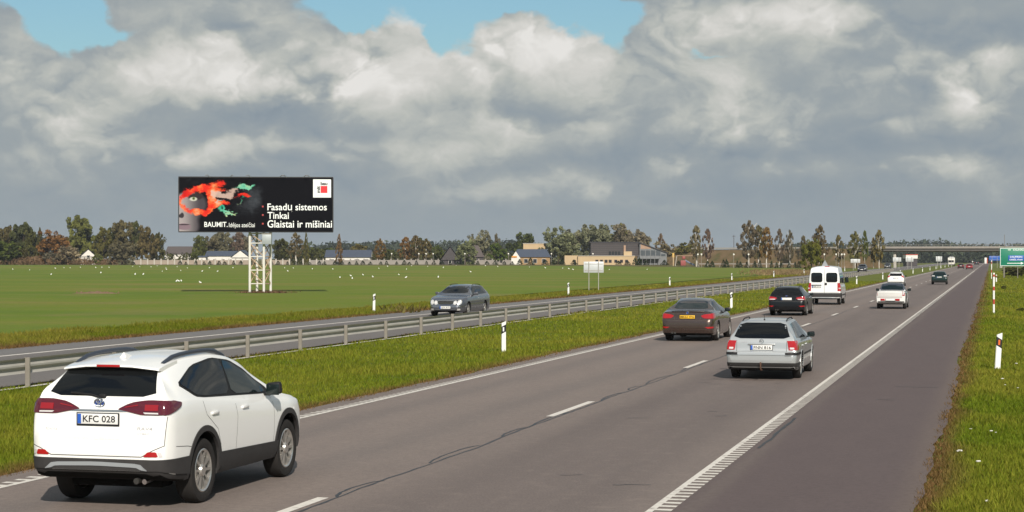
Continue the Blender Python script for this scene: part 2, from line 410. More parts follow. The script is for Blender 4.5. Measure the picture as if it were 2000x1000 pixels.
strip('edge_line', X_LINE_R - .13, X_LINE_R - .05, -10, FARY, .004, M_PAINT, parent=ROAD)
strip('edge_line', X_LINE_L + .02, X_LINE_L + .11, -10, FARY, .004, M_PAINT, parent=ROAD)
strip('edge_line', FX_LINE - .1, FX_LINE + .1, -10, FARY, .004, M_PAINT, parent=FARROAD)
strip('edge_line', FX_IN + .32, FX_IN + .5, -10, FARY, .004, M_PAINT, parent=FARROAD)
for xa, xb, nm in ((X_LINE_R - .05, X_LINE_R + .14, 'r'), (X_LINE_L - .16, X_LINE_L + .02, 'l')):
    q = []; y = -5.0
    while y < 420:
        q.append([(xa, y, .004), (xb, y, .004), (xb, y + .13, .004), (xa, y + .13, .004)]); y += .29
    o = sheet('ribbed_marking', q, M_PAINT, ROAD); o['kind'] = 'stuff'
DASH0, DASHP, DASHL = 16.25, 14.6, 3.45
for k in range(-1, 60):
    y = DASH0 + k * DASHP
    sheet('lane_dash', [[(X_DASH - .07, y, .004), (X_DASH + .07, y, .004), (X_DASH + .07, y + DASHL, .004), (X_DASH - .07, y + DASHL, .004)]], M_PAINT, ROAD)
    sheet('lane_dash', [[(-24.1, y + 4, .004), (-23.95, y + 4, .004), (-23.95, y + 4 + DASHL, .004), (-24.1, y + 4 + DASHL, .004)]], M_PAINT, FARROAD)
# sealed crack beside the lane dashes
def ribbon(pts, w):
    vv, ff = [], []
    for i, (x, y) in enumerate(pts):
        a = Vector(pts[max(i - 1, 0)]); b = Vector(pts[min(i + 1, len(pts) - 1)]); d = (b - a).normalized(); ww = w * random.uniform(.7, 1.35) / 2
        vv += [(x - d.y * ww, y + d.x * ww, 0), (x + d.y * ww, y - d.x * ww, 0)]
        if i: ff.append((2 * i - 2, 2 * i - 1, 2 * i + 1, 2 * i))
    return vv, ff
rc = random.Random(5); pts = []; y = 12.0; wob = 0
while y < 220:
    wob += rc.uniform(-.02, .02) - wob * .1; pts.append((X_DASH + .16 + wob, y)); y += .3 + y * .002
allv, allf = [], []
def addr(p, w, z):
    v, f = ribbon(p, w); k = len(allv); allv.extend((a, b, z) for a, b, _ in v); allf.extend(tuple(i + k for i in q) for q in f)
addr(pts, .036, .0025)
for y0, ln, side in ((19.8, 1.6, -.14), (23.4, 2.4, -.13), (27.2, 1.6, -.12), (29.0, 3.0, -.10), (34.6, 2.2, -.12), (37.5, 1.3, -.14), (39.4, 3.2, -.13), (44, 4, -.12), (52, 5, -.12), (61, 5, -.12)):
    n = 12; addr([(X_DASH + .16 + side * math.sin(math.pi * min(1, (k + .3) / 12.3)) ** .5 + rc.uniform(-.012, .012), y0 + ln * k / n) for k in range(n + 1)], .035, .0032)
addr([(-3.3 + rc.uniform(-.02, .02), 26.5 + k * .4) for k in range(14)], .05, .0028)
for x, y, l in ((-2.0, 40, .9), (-2.2, 36.2, .35), (-1.9, 72, 1.4), (-2.1, 65, 1.6), (-1.7, 76, 1.2)):
    addr([(x + k * l / 8, y + rc.uniform(-.03, .03)) for k in range(9)], .05, .0028)
for k in range(14):                # short shrinkage cracks in the slow lane
    x, y = rc.uniform(-6.6, -4.3), rc.uniform(20, 48); addr([(x + j * .09, y + rc.uniform(-.04, .04) + j * .03) for j in range(rc.randint(3, 6))], .03, .0028)
o = link('sealed_crack', mesh('sealed_crack', allv, allf), ROAD, M_TAR); o['kind'] = 'stuff'
# ------------------------------------------------------------------ vehicles
def pchip(P, x):
    P = sorted(P); xs = np.array([p[0] for p in P], float); ys = np.array([p[1] for p in P], float); x = np.clip(x, xs[0], xs[-1])
    h = np.diff(xs); d = np.diff(ys) / h; m = np.zeros(len(xs)); m[0], m[-1] = d[0], d[-1]
    for i in range(1, len(xs) - 1):
        if d[i - 1] * d[i] > 0:
            w1, w2 = 2 * h[i] + h[i - 1], h[i] + 2 * h[i - 1]; m[i] = (w1 + w2) / (w1 / d[i - 1] + w2 / d[i])
    i = np.clip(np.searchsorted(xs, x) - 1, 0, len(h) - 1); t = (x - xs[i]) / h[i]
    return ((1 + 2 * t) * (1 - t) ** 2 * ys[i] + t * (1 - t) ** 2 * h[i] * m[i] + t * t * (3 - 2 * t) * ys[i + 1] + t * t * (t - 1) * h[i] * m[i + 1])
def chaikin(p, n=2):
    for _ in range(n):
        q = []
        for i in range(len(p)):
            a, b = p[i], p[(i + 1) % len(p)]
            q += [(a[0] * .88 + b[0] * .12, a[1] * .88 + b[1] * .12), (a[0] * .12 + b[0] * .88, a[1] * .12 + b[1] * .88)]
        p = q
    return p
def mirx(p): return [(-a, b) for a, b in p][::-1]

M_GLASS = pmat('dark_car_glass', (.006, .007, .008), .04, spec=.35)
M_GLASS2 = pmat('green_car_glass', (.009, .015, .015), .04, spec=.45)
M_TYRE = pmat('tyre_rubber', (.022, .020, .019), .85, spec=.25, var=.3, vscale=12)
M_RIM = pmat('alloy_rim', (.62, .60, .57), .28, metal=.85)
M_RIMD = pmat('brake_and_hub', (.05, .048, .045), .5, metal=.4)
M_BLACK = pmat('black_trim_plastic', (.014, .014, .015), .6, spec=.25, var=.25, vscale=8)
M_GREYPL = pmat('grey_cladding_plastic', (.038, .036, .036), .65, spec=.25, var=.25, vscale=6)
M_UNDER = pmat('underbody', (.010, .010, .010), .9, spec=.1)
M_RED = pmat('red_lamp_lens', (.36, .009, .012), .12, coat=.6)
M_REDD = pmat('dark_red_lamp_lens', (.085, .007, .016), .1, coat=.6)
M_REDM = pmat('mid_red_lamp_lens', (.26, .008, .014), .12, coat=.6)
M_ORANGE = pmat('orange_lamp_lens', (.55, .16, .02), .15, coat=.5)
M_CLEAR = pmat('clear_lamp_lens', (.62, .60, .60), .10, coat=.8)
M_LAMP = pmat('headlamp_reflector', (.80, .78, .74), .15, metal=.5, coat=.8)
M_PLATE = pmat('white_plate', (.72, .72, .70), .4)
M_PLATEY = pmat('yellow_plate', (.72, .42, .02), .4)
M_PBLUE = pmat('plate_blue', (.02, .10, .45), .4)
M_INK = pmat('black_lettering', (.012, .012, .013), .5)
M_GREYINK = pmat('grey_lettering', (.38, .38, .39), .4)
M_CHROME = pmat('chrome_trim', (.72, .72, .73), .14, metal=1.0)
M_SILVERPL = pmat('silver_skid_plate', (.34, .36, .38), .35, metal=.3)
M_SEAM = pmat('panel_gap', (.07, .068, .066), .8, spec=.2)
M_BLUEBADGE = pmat('blue_badge', (.02, .05, .22), .2, coat=.5)
M_RAIL = pmat('dark_roof_rail', (.045, .055, .075), .4, metal=.3)
def carpaint(name, c, metal=0.0, rough=.4, dirt=.35, coat=.9):
    m = bpy.data.materials.new(name); m.use_nodes = True; t = NT(m.node_tree); b = m.node_tree.nodes['Principled BSDF']
    o = t.n('ShaderNodeTexCoord').outputs['Object']; sx = t.n('ShaderNodeSeparateXYZ'); t.put(sx.inputs[0], o)
    n = t.noise(o, 5, 5, .65)
    f = t.m('MULTIPLY', t.step(t.m('ADD', sx.outputs[2], t.m('MULTIPLY', n, .55)), .95, .38), dirt)
    t.put(b.inputs['Base Color'], t.mix(f, (*c, 1), (.20, .165, .13, 1)))
    t.put(b.inputs['Roughness'], t.m('MULTIPLY_ADD', f, .5, rough)); b.inputs['Metallic'].default_value = metal
    b.inputs['Coat Weight'].default_value = coat; b.inputs['Coat Roughness'].default_value = .05
    b.inputs['Specular IOR Level'].default_value = .5 * min(1, coat + .1)
    return m
_wheels = {}
def wheel_meshes(R, W, rimR, style):
    k = (R, W, rimR, style)
    if k in _wheels: return _wheels[k]
    n = 36; prof = [(rimR - .005, -W * .42), (rimR + .012, -W * .47), (R * .86, -W * .5), (R * .955, -W * .46), (R * .99, -W * .36), (R, -W * .15), (R, W * .15), (R * .99, W * .36), (R * .955, W * .46), (R * .86, W * .5), (rimR + .012, W * .47), (rimR - .005, W * .42)]
    def lathe(prof, closed=False):
        bm = bmesh.new(); rings = []
        for r, x in prof: rings.append([bm.verts.new((x, r * math.cos(a * 2 * math.pi / n), r * math.sin(a * 2 * math.pi / n))) for a in range(n)])
        for i in range(len(rings) - 1):
            for a in range(n): bm.faces.new((rings[i][a], rings[i + 1][a], rings[i + 1][(a + 1) % n], rings[i][(a + 1) % n]))
        return bm
    tyre = bm_mesh('tyre', lathe(prof), angle=35)
    bm = lathe([(rimR, -W * .4), (rimR, W * .43), (rimR - .012, W * .46), (rimR - .03, W * .42), (rimR - .035, W * .1), (.07, W * .08), (0.001, W * .08)])
    ns, sw, dbl = {'five': (5, .05, .028), 'ten': (5, .032, .055), 'seven': (7, .035, .0), 'multi': (9, .03, 0), 'disc': (8, .06, 0)}[style]
    for s in range(ns):
        a0 = s * 2 * math.pi / ns + .3
        for side in ((-1, 1) if dbl else (0,)):
            a = a0
            d = Vector((0, math.cos(a), math.sin(a))); p = Vector((0, -math.sin(a), math.cos(a)))
            r0, r1 = .05, rimR - .015
            vs = []
            for r, xx, wd, o in ((r0, W * .37, sw * .45, dbl * .35), (r1 * .55, W * .40, sw * .45, dbl * .7), (r1, W * .43, sw * .62, dbl * 1.25)):
                c = d * r + p * (side * o); vs.append([bm.verts.new(c + p * wd + Vector((xx, 0, 0))), bm.verts.new(c - p * wd + Vector((xx, 0, 0))), bm.verts.new(c - p * wd * .9 + Vector((xx - .045, 0, 0))), bm.verts.new(c + p * wd * .9 + Vector((xx - .045, 0, 0)))])
            for i in range(2):
                for k2 in range(4): bm.faces.new((vs[i][k2], vs[i + 1][k2], vs[i + 1][(k2 + 1) % 4], vs[i][(k2 + 1) % 4]))
    r = bmesh.ops.create_cone(bm, cap_ends=True, segments=16, radius1=.075, radius2=.06, depth=.03)
    bmesh.ops.rotate(bm, verts=r['verts'], cent=(0, 0, 0), matrix=Matrix.Rotation(math.pi / 2, 3, 'Y')); bmesh.ops.translate(bm, verts=r['verts'], vec=(W * .40, 0, 0))
    bmesh.ops.recalc_face_normals(bm, faces=bm.faces)
    rim = bm_mesh('rim', bm, angle=35)
    hub = bm_mesh('wheel', lathe([(.001, W * .02), (rimR - .05, W * .02), (rimR - .05, -W * .1), (.001, -W * .1)]), angle=35)
    for me, mt in ((tyre, M_TYRE), (rim, M_RIM), (hub, M_RIMD)): me.materials.append(mt)
    _wheels[k] = (tyre, rim, hub); return _wheels[k]

class Car:
    def __init__(s, name, label, cat, paint, top, bot, belt, wid, roofw, wb, track, R, W=.215, rimR=None, style='ten', crown=.035, tumble=.015, arch=.07, nst=110, group=None, sidebulge=.02, low=None, high=None):
        s.root = empty(name); tag(s.root, label, cat, group); s.paint = paint; s.wb = wb; s.R = R; s.track = track
        s.yr, s.yf = top[0][0], top[-1][0]
        yd = np.linspace(s.yr, s.yf, 3000); zt = pchip(top, yd); L = np.concatenate([[0], np.cumsum(np.hypot(np.diff(yd), np.diff(zt)))])
        wd_ = pchip(wid, yd); L += np.concatenate([[0], np.cumsum(np.abs(np.diff(wd_)))])
        st = np.interp(np.linspace(0, L[-1], nst), L, yd)
        ZT, Z0, ZB, WW, WR = (pchip(P, st) for P in (top, bot, belt, wid, roofw))
        rings = []
        for y, zt, z0, zb, w, wr in zip(st, ZT, Z0, ZB, WW, WR):
            zs = min(zb, zt - .035); g = sstep(.05, .42, zt - zs)
            wsh = w - .035; wre = wsh - .05 + (min(wr, wsh - .03) - (wsh - .05)) * g
            zr = max(zt - crown * (0.5 + .5 * g), zs + .008)
            P = [(0, z0), (w * .5, z0), (w - .14, z0), (w - .055, z0 + .02), (w - .022, z0 + .07)]
            for k in (.2, .36, .52, .66, .8, .91): P.append((w - sidebulge * (2 * abs(k - .52)) ** 2 - (.012 * (k > .8) * (k - .8) * 5), z0 + .07 + (zs - .02 - z0 - .07) * k))
            P += [(wsh + .004, zs - .022), (wsh - .008, zs - .006)]
            A, B = (wsh - .022, zs + .004), (wre, zr - .028 * g)
            for k in (0, .14, .3, .46, .62, .78, .9, 1): P.append((A[0] + (B[0] - A[0]) * k + tumble * math.sin(math.pi * k) * g, A[1] + (B[1] - A[1]) * k))
            P += [(wre - .016, zr - .010 * g), (wre - .05, zr + .004)]
            for k in (.75, .5, .25, 0): P.append(((wre - .05) * k, zt - (zt - zr - .004) * k * k))
            rings.append([(x, y, z) for x, z in P] + [(-x, y, z) for x, z in P[-2:0:-1]])
        n = len(rings[0]); vs = [p for r in rings for p in r]
        fs = [(i * n + k, i * n + (k + 1) % n, (i + 1) * n + (k + 1) % n, (i + 1) * n + k) for i in range(len(rings) - 1) for k in range(n)]
        fs += [tuple(range(n))[::-1], tuple(range((len(rings) - 1) * n, len(rings) * n))]
        me = mesh('body', vs, fs)
        bm = bmesh.new(); bm.from_mesh(me); bmesh.ops.remove_doubles(bm, verts=bm.verts, dist=.0008); bmesh.ops.recalc_face_normals(bm, faces=bm.faces); bm.to_mesh(me); bm.free()
        me.materials.append(paint); me.materials.append(M_UNDER)
        s.half = max(WW)
        tmp = bpy.data.objects.new('body', me); COL.objects.link(tmp)
        cb = bmesh.new()
        for yc in (0, wb):
            for sd in (-1, 1):
                r = bmesh.ops.create_cone(cb, cap_ends=True, segments=40, radius1=R + arch, radius2=R + arch, depth=.62)
                bmesh.ops.rotate(cb, verts=r['verts'], cent=(0, 0, 0), matrix=Matrix.Rotation(math.pi / 2, 3, 'Y'))
                bmesh.ops.translate(cb, verts=r['verts'], vec=(sd * (s.half + .31 - .33), yc, R + .015))
        cme = bpy.data.meshes.new('cut'); cb.to_mesh(cme); cb.free(); cme.materials.append(paint); cme.materials.append(M_UNDER)
        cme.polygons.foreach_set('material_index', [1] * len(cme.polygons))
        co = bpy.data.objects.new('cut', cme); COL.objects.link(co)
        md = tmp.modifiers.new('b', 'BOOLEAN'); md.operation = 'DIFFERENCE'; md.solver = 'EXACT'; md.object = co
        dg = bpy.context.evaluated_depsgraph_get(); dg.update()
        me2 = bpy.data.meshes.new_from_object(tmp.evaluated_get(dg)); bpy.data.objects.remove(tmp); bpy.data.objects.remove(co)
        me2.name = 'body'
        for p in me2.polygons:
            if p.normal.z < -.75 and p.center.z < .55: p.material_index = 1
        for zmat, test in ((low, lambda p, z: p.center.z < z), (high, lambda p, z: p.center.z > z)):
            if zmat:
                me2.materials.append(zmat[1]); ix = len(me2.materials) - 1
                for p in me2.polygons:
                    if p.material_index == 0 and test(p, zmat[0]): p.material_index = ix
        me2.polygons.foreach_set('use_smooth', [True] * len(me2.polygons)); me2.set_sharp_from_angle(angle=math.radians(32))
        s.body = link('body', me2, s.root)
        s.bvh = BVHTree.FromPolygons([v.co.copy() for v in me.vertices], [tuple(p.vertices) for p in me.polygons])
        tyre, rim, hub = wheel_meshes(R, W, rimR or R * .66, style)
        for yc in (0, wb):
            for sd in (-1, 1):
                w = link('wheel', hub, s.root); w.location = (sd * (track / 2), yc, R); w.rotation_euler = (0, 0, 0 if sd > 0 else math.pi)
                link('tyre', tyre, w); link('rim', rim, w)
    def ray(s, mode, a, b, cy=None):
        if mode == 'R': o, d = Vector((a, s.yr - 2, b)), Vector((0, 1, 0))
        elif mode == 'F': o, d = Vector((a, s.yf + 2, b)), Vector((0, -1, 0))
        elif mode == 'S': o, d = Vector((4, a, b)), Vector((-1, 0, 0))
        elif mode == 'L': o, d = Vector((-4, a, b)), Vector((1, 0, 0))
        elif mode == 'T': o, d = Vector((a, b, 6)), Vector((0, 0, -1))
        else:
            t = math.radians(a); d = Vector((-math.sin(t), math.cos(t), 0)); o = Vector((0, cy, b)) - d * 5
        h, nrm, _, _ = s.bvh.ray_cast(o, d)
        if h is None: h, nrm, _, _ = s.bvh.find_nearest(o + d * 3)
        return h, nrm, d
    def patch(s, name, outline, mode, mat, off=.004, grid=.07, parent=None, cy=None, skirt=.02, agrid=4.0):
        bm = bmesh.new(); bm.faces.new([bm.verts.new((a, b, 0)) for a, b in outline])
        aa = [p[0] for p in outline]; bb = [p[1] for p in outline]; ga = agrid if mode == 'P' else grid
        def cuts(lo, hi, g):
            n = max(1, int((hi - lo) / g)); return [lo + (hi - lo) * k / n for k in range(1, n)]
        for c in cuts(min(aa), max(aa), ga): bmesh.ops.bisect_plane(bm, geom=bm.verts[:] + bm.edges[:] + bm.faces[:], plane_co=(c, 0, 0), plane_no=(1, 0, 0))
        for c in cuts(min(bb), max(bb), grid): bmesh.ops.bisect_plane(bm, geom=bm.verts[:] + bm.edges[:] + bm.faces[:], plane_co=(0, c, 0), plane_no=(0, 1, 0))
        bmesh.ops.triangulate(bm, faces=[f for f in bm.faces if len(f.verts) > 4])
        dirs = {}
        for v in bm.verts:
            h, nrm, d = s.ray(mode, v.co.x, v.co.y, cy)
            if nrm.dot(d) > 0: nrm = -nrm
            q = (nrm * .7 - d * .3).normalized(); v.co = h + q * off; dirs[v] = q
        be = [e for e in bm.edges if e.is_boundary]
        r = bmesh.ops.extrude_edge_only(bm, edges=be)
        for v in [g for g in r['geom'] if isinstance(g, bmesh.types.BMVert)]:
            src = min((e.other_vert(v) for e in v.link_edges if e.other_vert(v) in dirs), key=lambda u: (u.co - v.co).length)
            v.co = v.co - dirs[src] * skirt
        bmesh.ops.recalc_face_normals(bm, faces=bm.faces)
        # make sure the sheet faces outward
        f0 = max(bm.faces, key=lambda f: f.calc_area())
        _, _, dd = s.ray(mode, outline[0][0], outline[0][1], cy)
        if f0.normal.dot(dd) > 0: bmesh.ops.reverse_faces(bm, faces=bm.faces)
        return link(name, bm_mesh(name, bm, angle=50), parent or s.root, mat)
    def both(s, name, outline, mode, mat, **kw):
        if mode == 'S':
            return s.patch(name, outline, 'S', mat, **kw), s.patch(name, outline, 'L', mat, **kw)
        return s.patch(name, outline, mode, mat, **kw), s.patch(name, mirx(outline), mode, mat, **kw)
    def seam(s, pts, mode, w=.006, name='panel_gap', cy=None, mat=None, parent=None, off=.0025):
        vv, ff = [], []
        dense = []
        for (a, b), (c, d) in zip(pts, pts[1:]):
            n = max(1, int(math.hypot(c - a, d - b) / (.06 if mode != 'P' else 3)))
            dense += [(a + (c - a) * k / n, b + (d - b) * k / n) for k in range(n)]
        dense.append(pts[-1]); hits = [s.ray(mode, a, b, cy) for a, b in dense]
        for i, (h, nr, d) in enumerate(hits):
            if nr.dot(d) > 0: nr = -nr
            tgt = (hits[min(i + 1, len(hits) - 1)][0] - hits[max(i - 1, 0)][0]).normalized(); sd = tgt.cross(nr).normalized() * w / 2
            vv += [h + nr * off + sd, h + nr * off - sd]
            if i: ff.append((2 * i - 2, 2 * i, 2 * i + 1, 2 * i - 1))
        return link(name, mesh(name, vv, ff), parent or s.body, mat or M_SEAM)
    def plate(s, z, txt, mode='R', w=.52, h=.112, x=0.0, yellow=False, blue=True, tilt=0.0):
        p, nr, d = s.ray(mode, x, z); r0 = Matrix.Rotation(math.pi if mode == 'F' else 0, 3, 'Z') @ Matrix.Rotation(math.pi / 2 + tilt, 3, 'X')
        pl = boxo('number_plate', (w, h, .012), p + Vector((0, -.02 if mode == 'R' else .02, 0)), M_PLATEY if yellow else M_PLATE, s.root, bev=.003)
        pl.rotation_euler = r0.to_euler()
        if blue:
            boxo('blue_band', (.045, h - .008, .002), (-w / 2 + .026, 0, .0075), M_PBLUE, pl)
        if txt:
            me = text_mesh(txt, w * (.80 if blue else .9), h * .66, bold=.015)
            t = link('lettering', me, pl, M_INK); t['kind'] = 'stuff'; t.location = (.02 if blue else 0, -h * .33, .0085)
        boxo('plate_frame', (w + .03, h + .03, .008), (0, -.004, -.0045), M_BLACK, pl)
        return pl
    def mirror(s, y, z, x, mat, sz=(.20, .10, .15)):
        for sd in (-1, 1):
            bm = bmesh.new(); add_box(bm, sz, (sd * sz[0] * .5, 0, 0), bev=.035, seg=3)
            for v in bm.verts: v.co.y *= 1 - .25 * max(0, (v.co.x * sd) / sz[0]); 
            bmesh.ops.rotate(bm, verts=bm.verts, cent=(0, 0, 0), matrix=Matrix.Rotation(-sd * .12, 3, 'Y'))
            o = link('side_mirror', bm_mesh('side_mirror', bm, angle=60), s.root, mat, (sd * x, y, z))
            boxo('mirror_arm', (.12, .05, .03), (sd * -.02, .01, -sz[2] * .42), M_BLACK, o, bev=.008)
            boxo('mirror_glass', (sz[0] * .9, .008, sz[2] * .86), (sd * sz[0] * .5, -sz[1] * .5 - .003, 0), M_GLASS2, o, bev=.003)
    def handles(s, ys, z, mat, zs=None):
        for y in ys:
            for m_, sd in (('S', 1), ('L', -1)):
                p, nr, d = s.ray(m_, y, z); boxo('door_handle', (.035, .19, .035), p + Vector((sd * .008, 0, 0)), mat, s.root, bev=.012)
    def rails(s, y0, y1, x, mat, r=.022, lift=.055):
        for sd in (-1, 1):
            pts = []
            for k in range(9):
                y = y0 + (y1 - y0) * k / 8; p, _, _ = s.ray('T', sd * x, y); pts.append(p + Vector((0, 0, lift * (min(1, math.sin(math.pi * k / 8) * 4)) + .01)))
            pts = [s.ray('T', sd * x, y0 - .05)[0]] + pts + [s.ray('T', sd * x, y1 + .06)[0]]
            tubeo('roof_rail', pts, r, mat, s.root, 8)
    def badge(s, x, z, mode, r, style='ring', mat=None):
        p, nr, d = s.ray(mode, x, z); bm = bmesh.new()
        q = Vector((0, 0, 1)).rotation_difference(nr if nr.dot(d) < 0 else -nr)
        R3 = Matrix.Rotation(0, 3, 'X')
        out = -d; up = Vector((0, 0, 1)); sx = up.cross(out)
        def ell(cx, cz, a, b, rr): add_tube(bm, [p + out * .012 + sx * (cx + a * math.cos(t)) + up * (cz + b * math.sin(t)) for t in np.linspace(0, 2 * math.pi, 21)], rr, 5)
        ell(0, 0, r, r * (.68 if style == 'oval' else 1), r * .11)
        if style == 'oval': ell(0, r * .22, r * .62, r * .24, r * .09); ell(0, -.02 * r, r * .26, r * .6, r * .09)
        elif style == 'vw':
            for pts in ([(-.62, .7), (-.2, -.1), (0, .3), (.2, -.1), (.62, .7)], [(-.85, .2), (-.4, -.8), (0, -.1), (.4, -.8), (.85, .2)]): add_tube(bm, [p + out * .012 + sx * a * r + up * b * r for a, b in pts], r * .1, 5)
        o = link('badge', bm_mesh('badge', bm, angle=50), s.root, mat or M_CHROME)
        if style in ('oval', 'roundel'):
            b2 = bmesh.new(); vs = [b2.verts.new(p + out * .008 + sx * r * math.cos(t) + up * r * (.68 if style == 'oval' else 1) * math.sin(t)) for t in np.linspace(0, 2 * math.pi, 24, endpoint=False)]
            b2.faces.new(vs); link('badge_field', bm_mesh('badge_field', b2), o, M_BLUEBADGE)
        return o
    def letters(s, txt, x, z, w, h, mode='R', mat=None, name='lettering', bold=.01):
        me = text_mesh(txt, w, h, bold); n = len(me.vertices); p0, nr0, d0 = s.ray(mode, x, z); sg = 1 if mode == 'R' else -1
        for v in me.vertices:
            p, nr, d = s.ray(mode, x + sg * v.co.x, z + v.co.y); v.co = p - d * .004
        o = link(name, me, s.root, mat or M_GREYINK); o['kind'] = 'stuff'; return o
    def place(s, px, py, yawdeg=0.0, scale=1.0, wheel=(1, 0), flip=False):
        # (px, py): where the named wheel touches the road
        g = ground(px, py); rz = math.radians(yawdeg) + (math.pi if flip else 0)
        off = Matrix.Rotation(rz, 3, 'Z') @ Vector((wheel[0] * s.track / 2 * scale, wheel[1] * s.wb * scale, 0))
        s.root.location = (g[0] - off.x, g[1] - off.y, 0); s.root.rotation_euler = (0, 0, rz); s.root.scale = (scale,) * 3
        return s

# ---- white crossover in the near left lane
P_WHITE = carpaint('white_paint', (.82, .82, .80), 0, .35, .12)
c = Car('white_crossover', 'white crossover car with dark roof rails, nearest car in the left lane', 'car', P_WHITE,
    top=[(-1.02, .66), (-1.015, .78), (-1.00, .86), (-.965, .905), (-.95, 1.05), (-.93, 1.15), (-.88, 1.235), (-.60, 1.545), (-.55, 1.585), (-.40, 1.615), (.2, 1.665), (.7, 1.672), (1.2, 1.635), (1.55, 1.565), (2.2, 1.25), (2.42, 1.125), (2.6, 1.08), (3.1, 1.0), (3.38, .90), (3.5, .76), (3.56, .60)],
    bot=[(-1.02, .445), (-.99, .41), (-.8, .33), (0, .27), (2.66, .27), (3.3, .30), (3.56, .44)],
    belt=[(-1.02, 1.18), (-.5, 1.19), (.4, 1.135), (1.5, 1.055), (2.3, 1.01), (3.56, .92)],
    wid=[(-1.02, .70), (-1.0, .77), (-.93, .86), (-.75, .91), (-.4, .925), (1, .925), (2.7, .925), (3.15, .88), (3.42, .76), (3.56, .52)],
    roofw=[(-1.02, .60), (-.6, .60), (-.2, .615), (.6, .63), (1.3, .63), (2.2, .68), (3.56, .6)], wb=2.66, track=1.58, R=.362, W=.235, rimR=.245, style='ten', arch=.065, crown=.05, low=(.47, M_GREYPL))
c.patch('rear_window', chaikin([(-.70, 1.235), (.70, 1.235), (.565, 1.545), (-.565, 1.545)], 1), 'R', M_GLASS, parent=c.root)
sp = bmesh.new()
prof = [(-.715, 1.550), (-.708, 1.568), (-.56, 1.600), (-.15, 1.642), (-.15, 1.57), (-.55, 1.52)]
xsn = [-.62, -.57, -.3, 0, .3, .57, .62]
rows = [[sp.verts.new((x, y + .07 * (abs(x) / .62) ** 3 * (1 if y < -.5 else 0), z - .045 * (abs(x) / .62) ** 2.5)) for y, z in prof] for x in xsn]
for a, b in zip(rows, rows[1:]):
    for k in range(6): sp.faces.new((a[k], b[k], b[(k + 1) % 6], a[(k + 1) % 6]))
sp.faces.new(rows[0]); sp.faces.new(rows[-1][::-1]); bmesh.ops.recalc_face_normals(sp, faces=sp.faces)
spo = link('spoiler', bm_mesh('spoiler', sp, angle=40), c.root, P_WHITE)
boxo('high_brake_light', (.30, .02, .026), (0, -.714, 1.556), M_RED, spo, bev=.004)
# lamps: rear part on the hatch and the corner, wrapping to the side
lamp = [(26, 1.10), (36, 1.15), (44, 1.18), (55, 1.20), (70, 1.19), (80, 1.165), (78, 1.12), (62, 1.045), (48, 1.045), (40, 1.07)]
for nm, ol in (('tail_lamp', lamp), ('tail_lamp', mirx(lamp))):
    o = c.patch(nm, chaikin(ol, 1), 'P', M_REDD, cy=-.45, off=.014, agrid=2.5, grid=.04)
    sg = 1 if ol is lamp else -1
    f = lambda p: [(sg * a, b) for a, b in (p if sg > 0 else p[::-1])]
    c.patch('brake_lens', f([(50, 1.09), (57, 1.09), (58, 1.15), (51, 1.15)]), 'P', M_REDM, cy=-.45, off=.021, parent=o, agrid=2.5, grid=.04)
    c.patch('clear_lens', f([(50, 1.055), (57, 1.055), (57, 1.07), (49, 1.072)]), 'P', M_CLEAR, cy=-.45, off=.021, parent=o, agrid=2.5, grid=.04)
    c.patch('reflector_strip', f([(34, 1.115), (46, 1.14), (46, 1.15), (35, 1.127)]), 'P', M_REDM, cy=-.45, off=.021, parent=o, agrid=2.5, grid=.04)
c.patch('garnish', chaikin([(-.42, 1.095), (.42, 1.095), (.40, 1.072), (-.40, 1.072)], 1), 'R', M_CHROME, off=.006)
c.badge(0, 1.165, 'R', .068, 'oval')
c.plate(.995, 'KFC 028')
c.letters('TOYOTA', -.60, .86, .16, .028); c.letters('RAV4', .60, .88, .19, .036); c.letters('HYBRID', .60, .835, .17, .022); c.letters('www.celsis.lt', .0, .775, .86, .055, mat=pmat('faint_lettering', (.73, .73, .72), .4))
# bumper: dark cladding with silver skid plate and reflectors
c.patch('bumper_cladding', [(-92, .57), (-70, .57), (0, .57), (70, .57), (92, .57), (92, .37), (72, .40), (55, .448), (0, .448), (-55, .448), (-72, .40), (-92, .37)], 'P', M_GREYPL, cy=-.45, off=.012, agrid=2.5)
c.patch('skid_plate', chaikin([(-.66, .455), (-.56, .525), (0, .54), (.56, .525), (.66, .455), (.58, .46), (.52, .485), (0, .497), (-.52, .485), (-.58, .46)], 1), 'R', M_SILVERPL, off=.022)
rf = chaikin([(.60, .60), (.66, .655), (.76, .655), (.78, .60)], 1)
c.both('bumper_reflector', rf, 'R', M_RED, off=.008); c.both('fog_lens', chaikin([(.79, .603), (.77, .655), (.81, .65), (.825, .605)], 1), 'R', M_CLEAR, off=.009)
c.seam([(-.84, .70), (-.72, .67), (-.58, .60), (.58, .60), (.72, .67), (.84, .72), (.86, 1.03)], 'R', .009); c.seam([(-.86, 1.03), (-.84, .70)], 'R', .007)
c.seam([(-.78, .70), (-.5, .68), (-.40, .665)], 'S'); c.seam([(-.78, .70), (-.5, .68), (-.40, .665)], 'L')
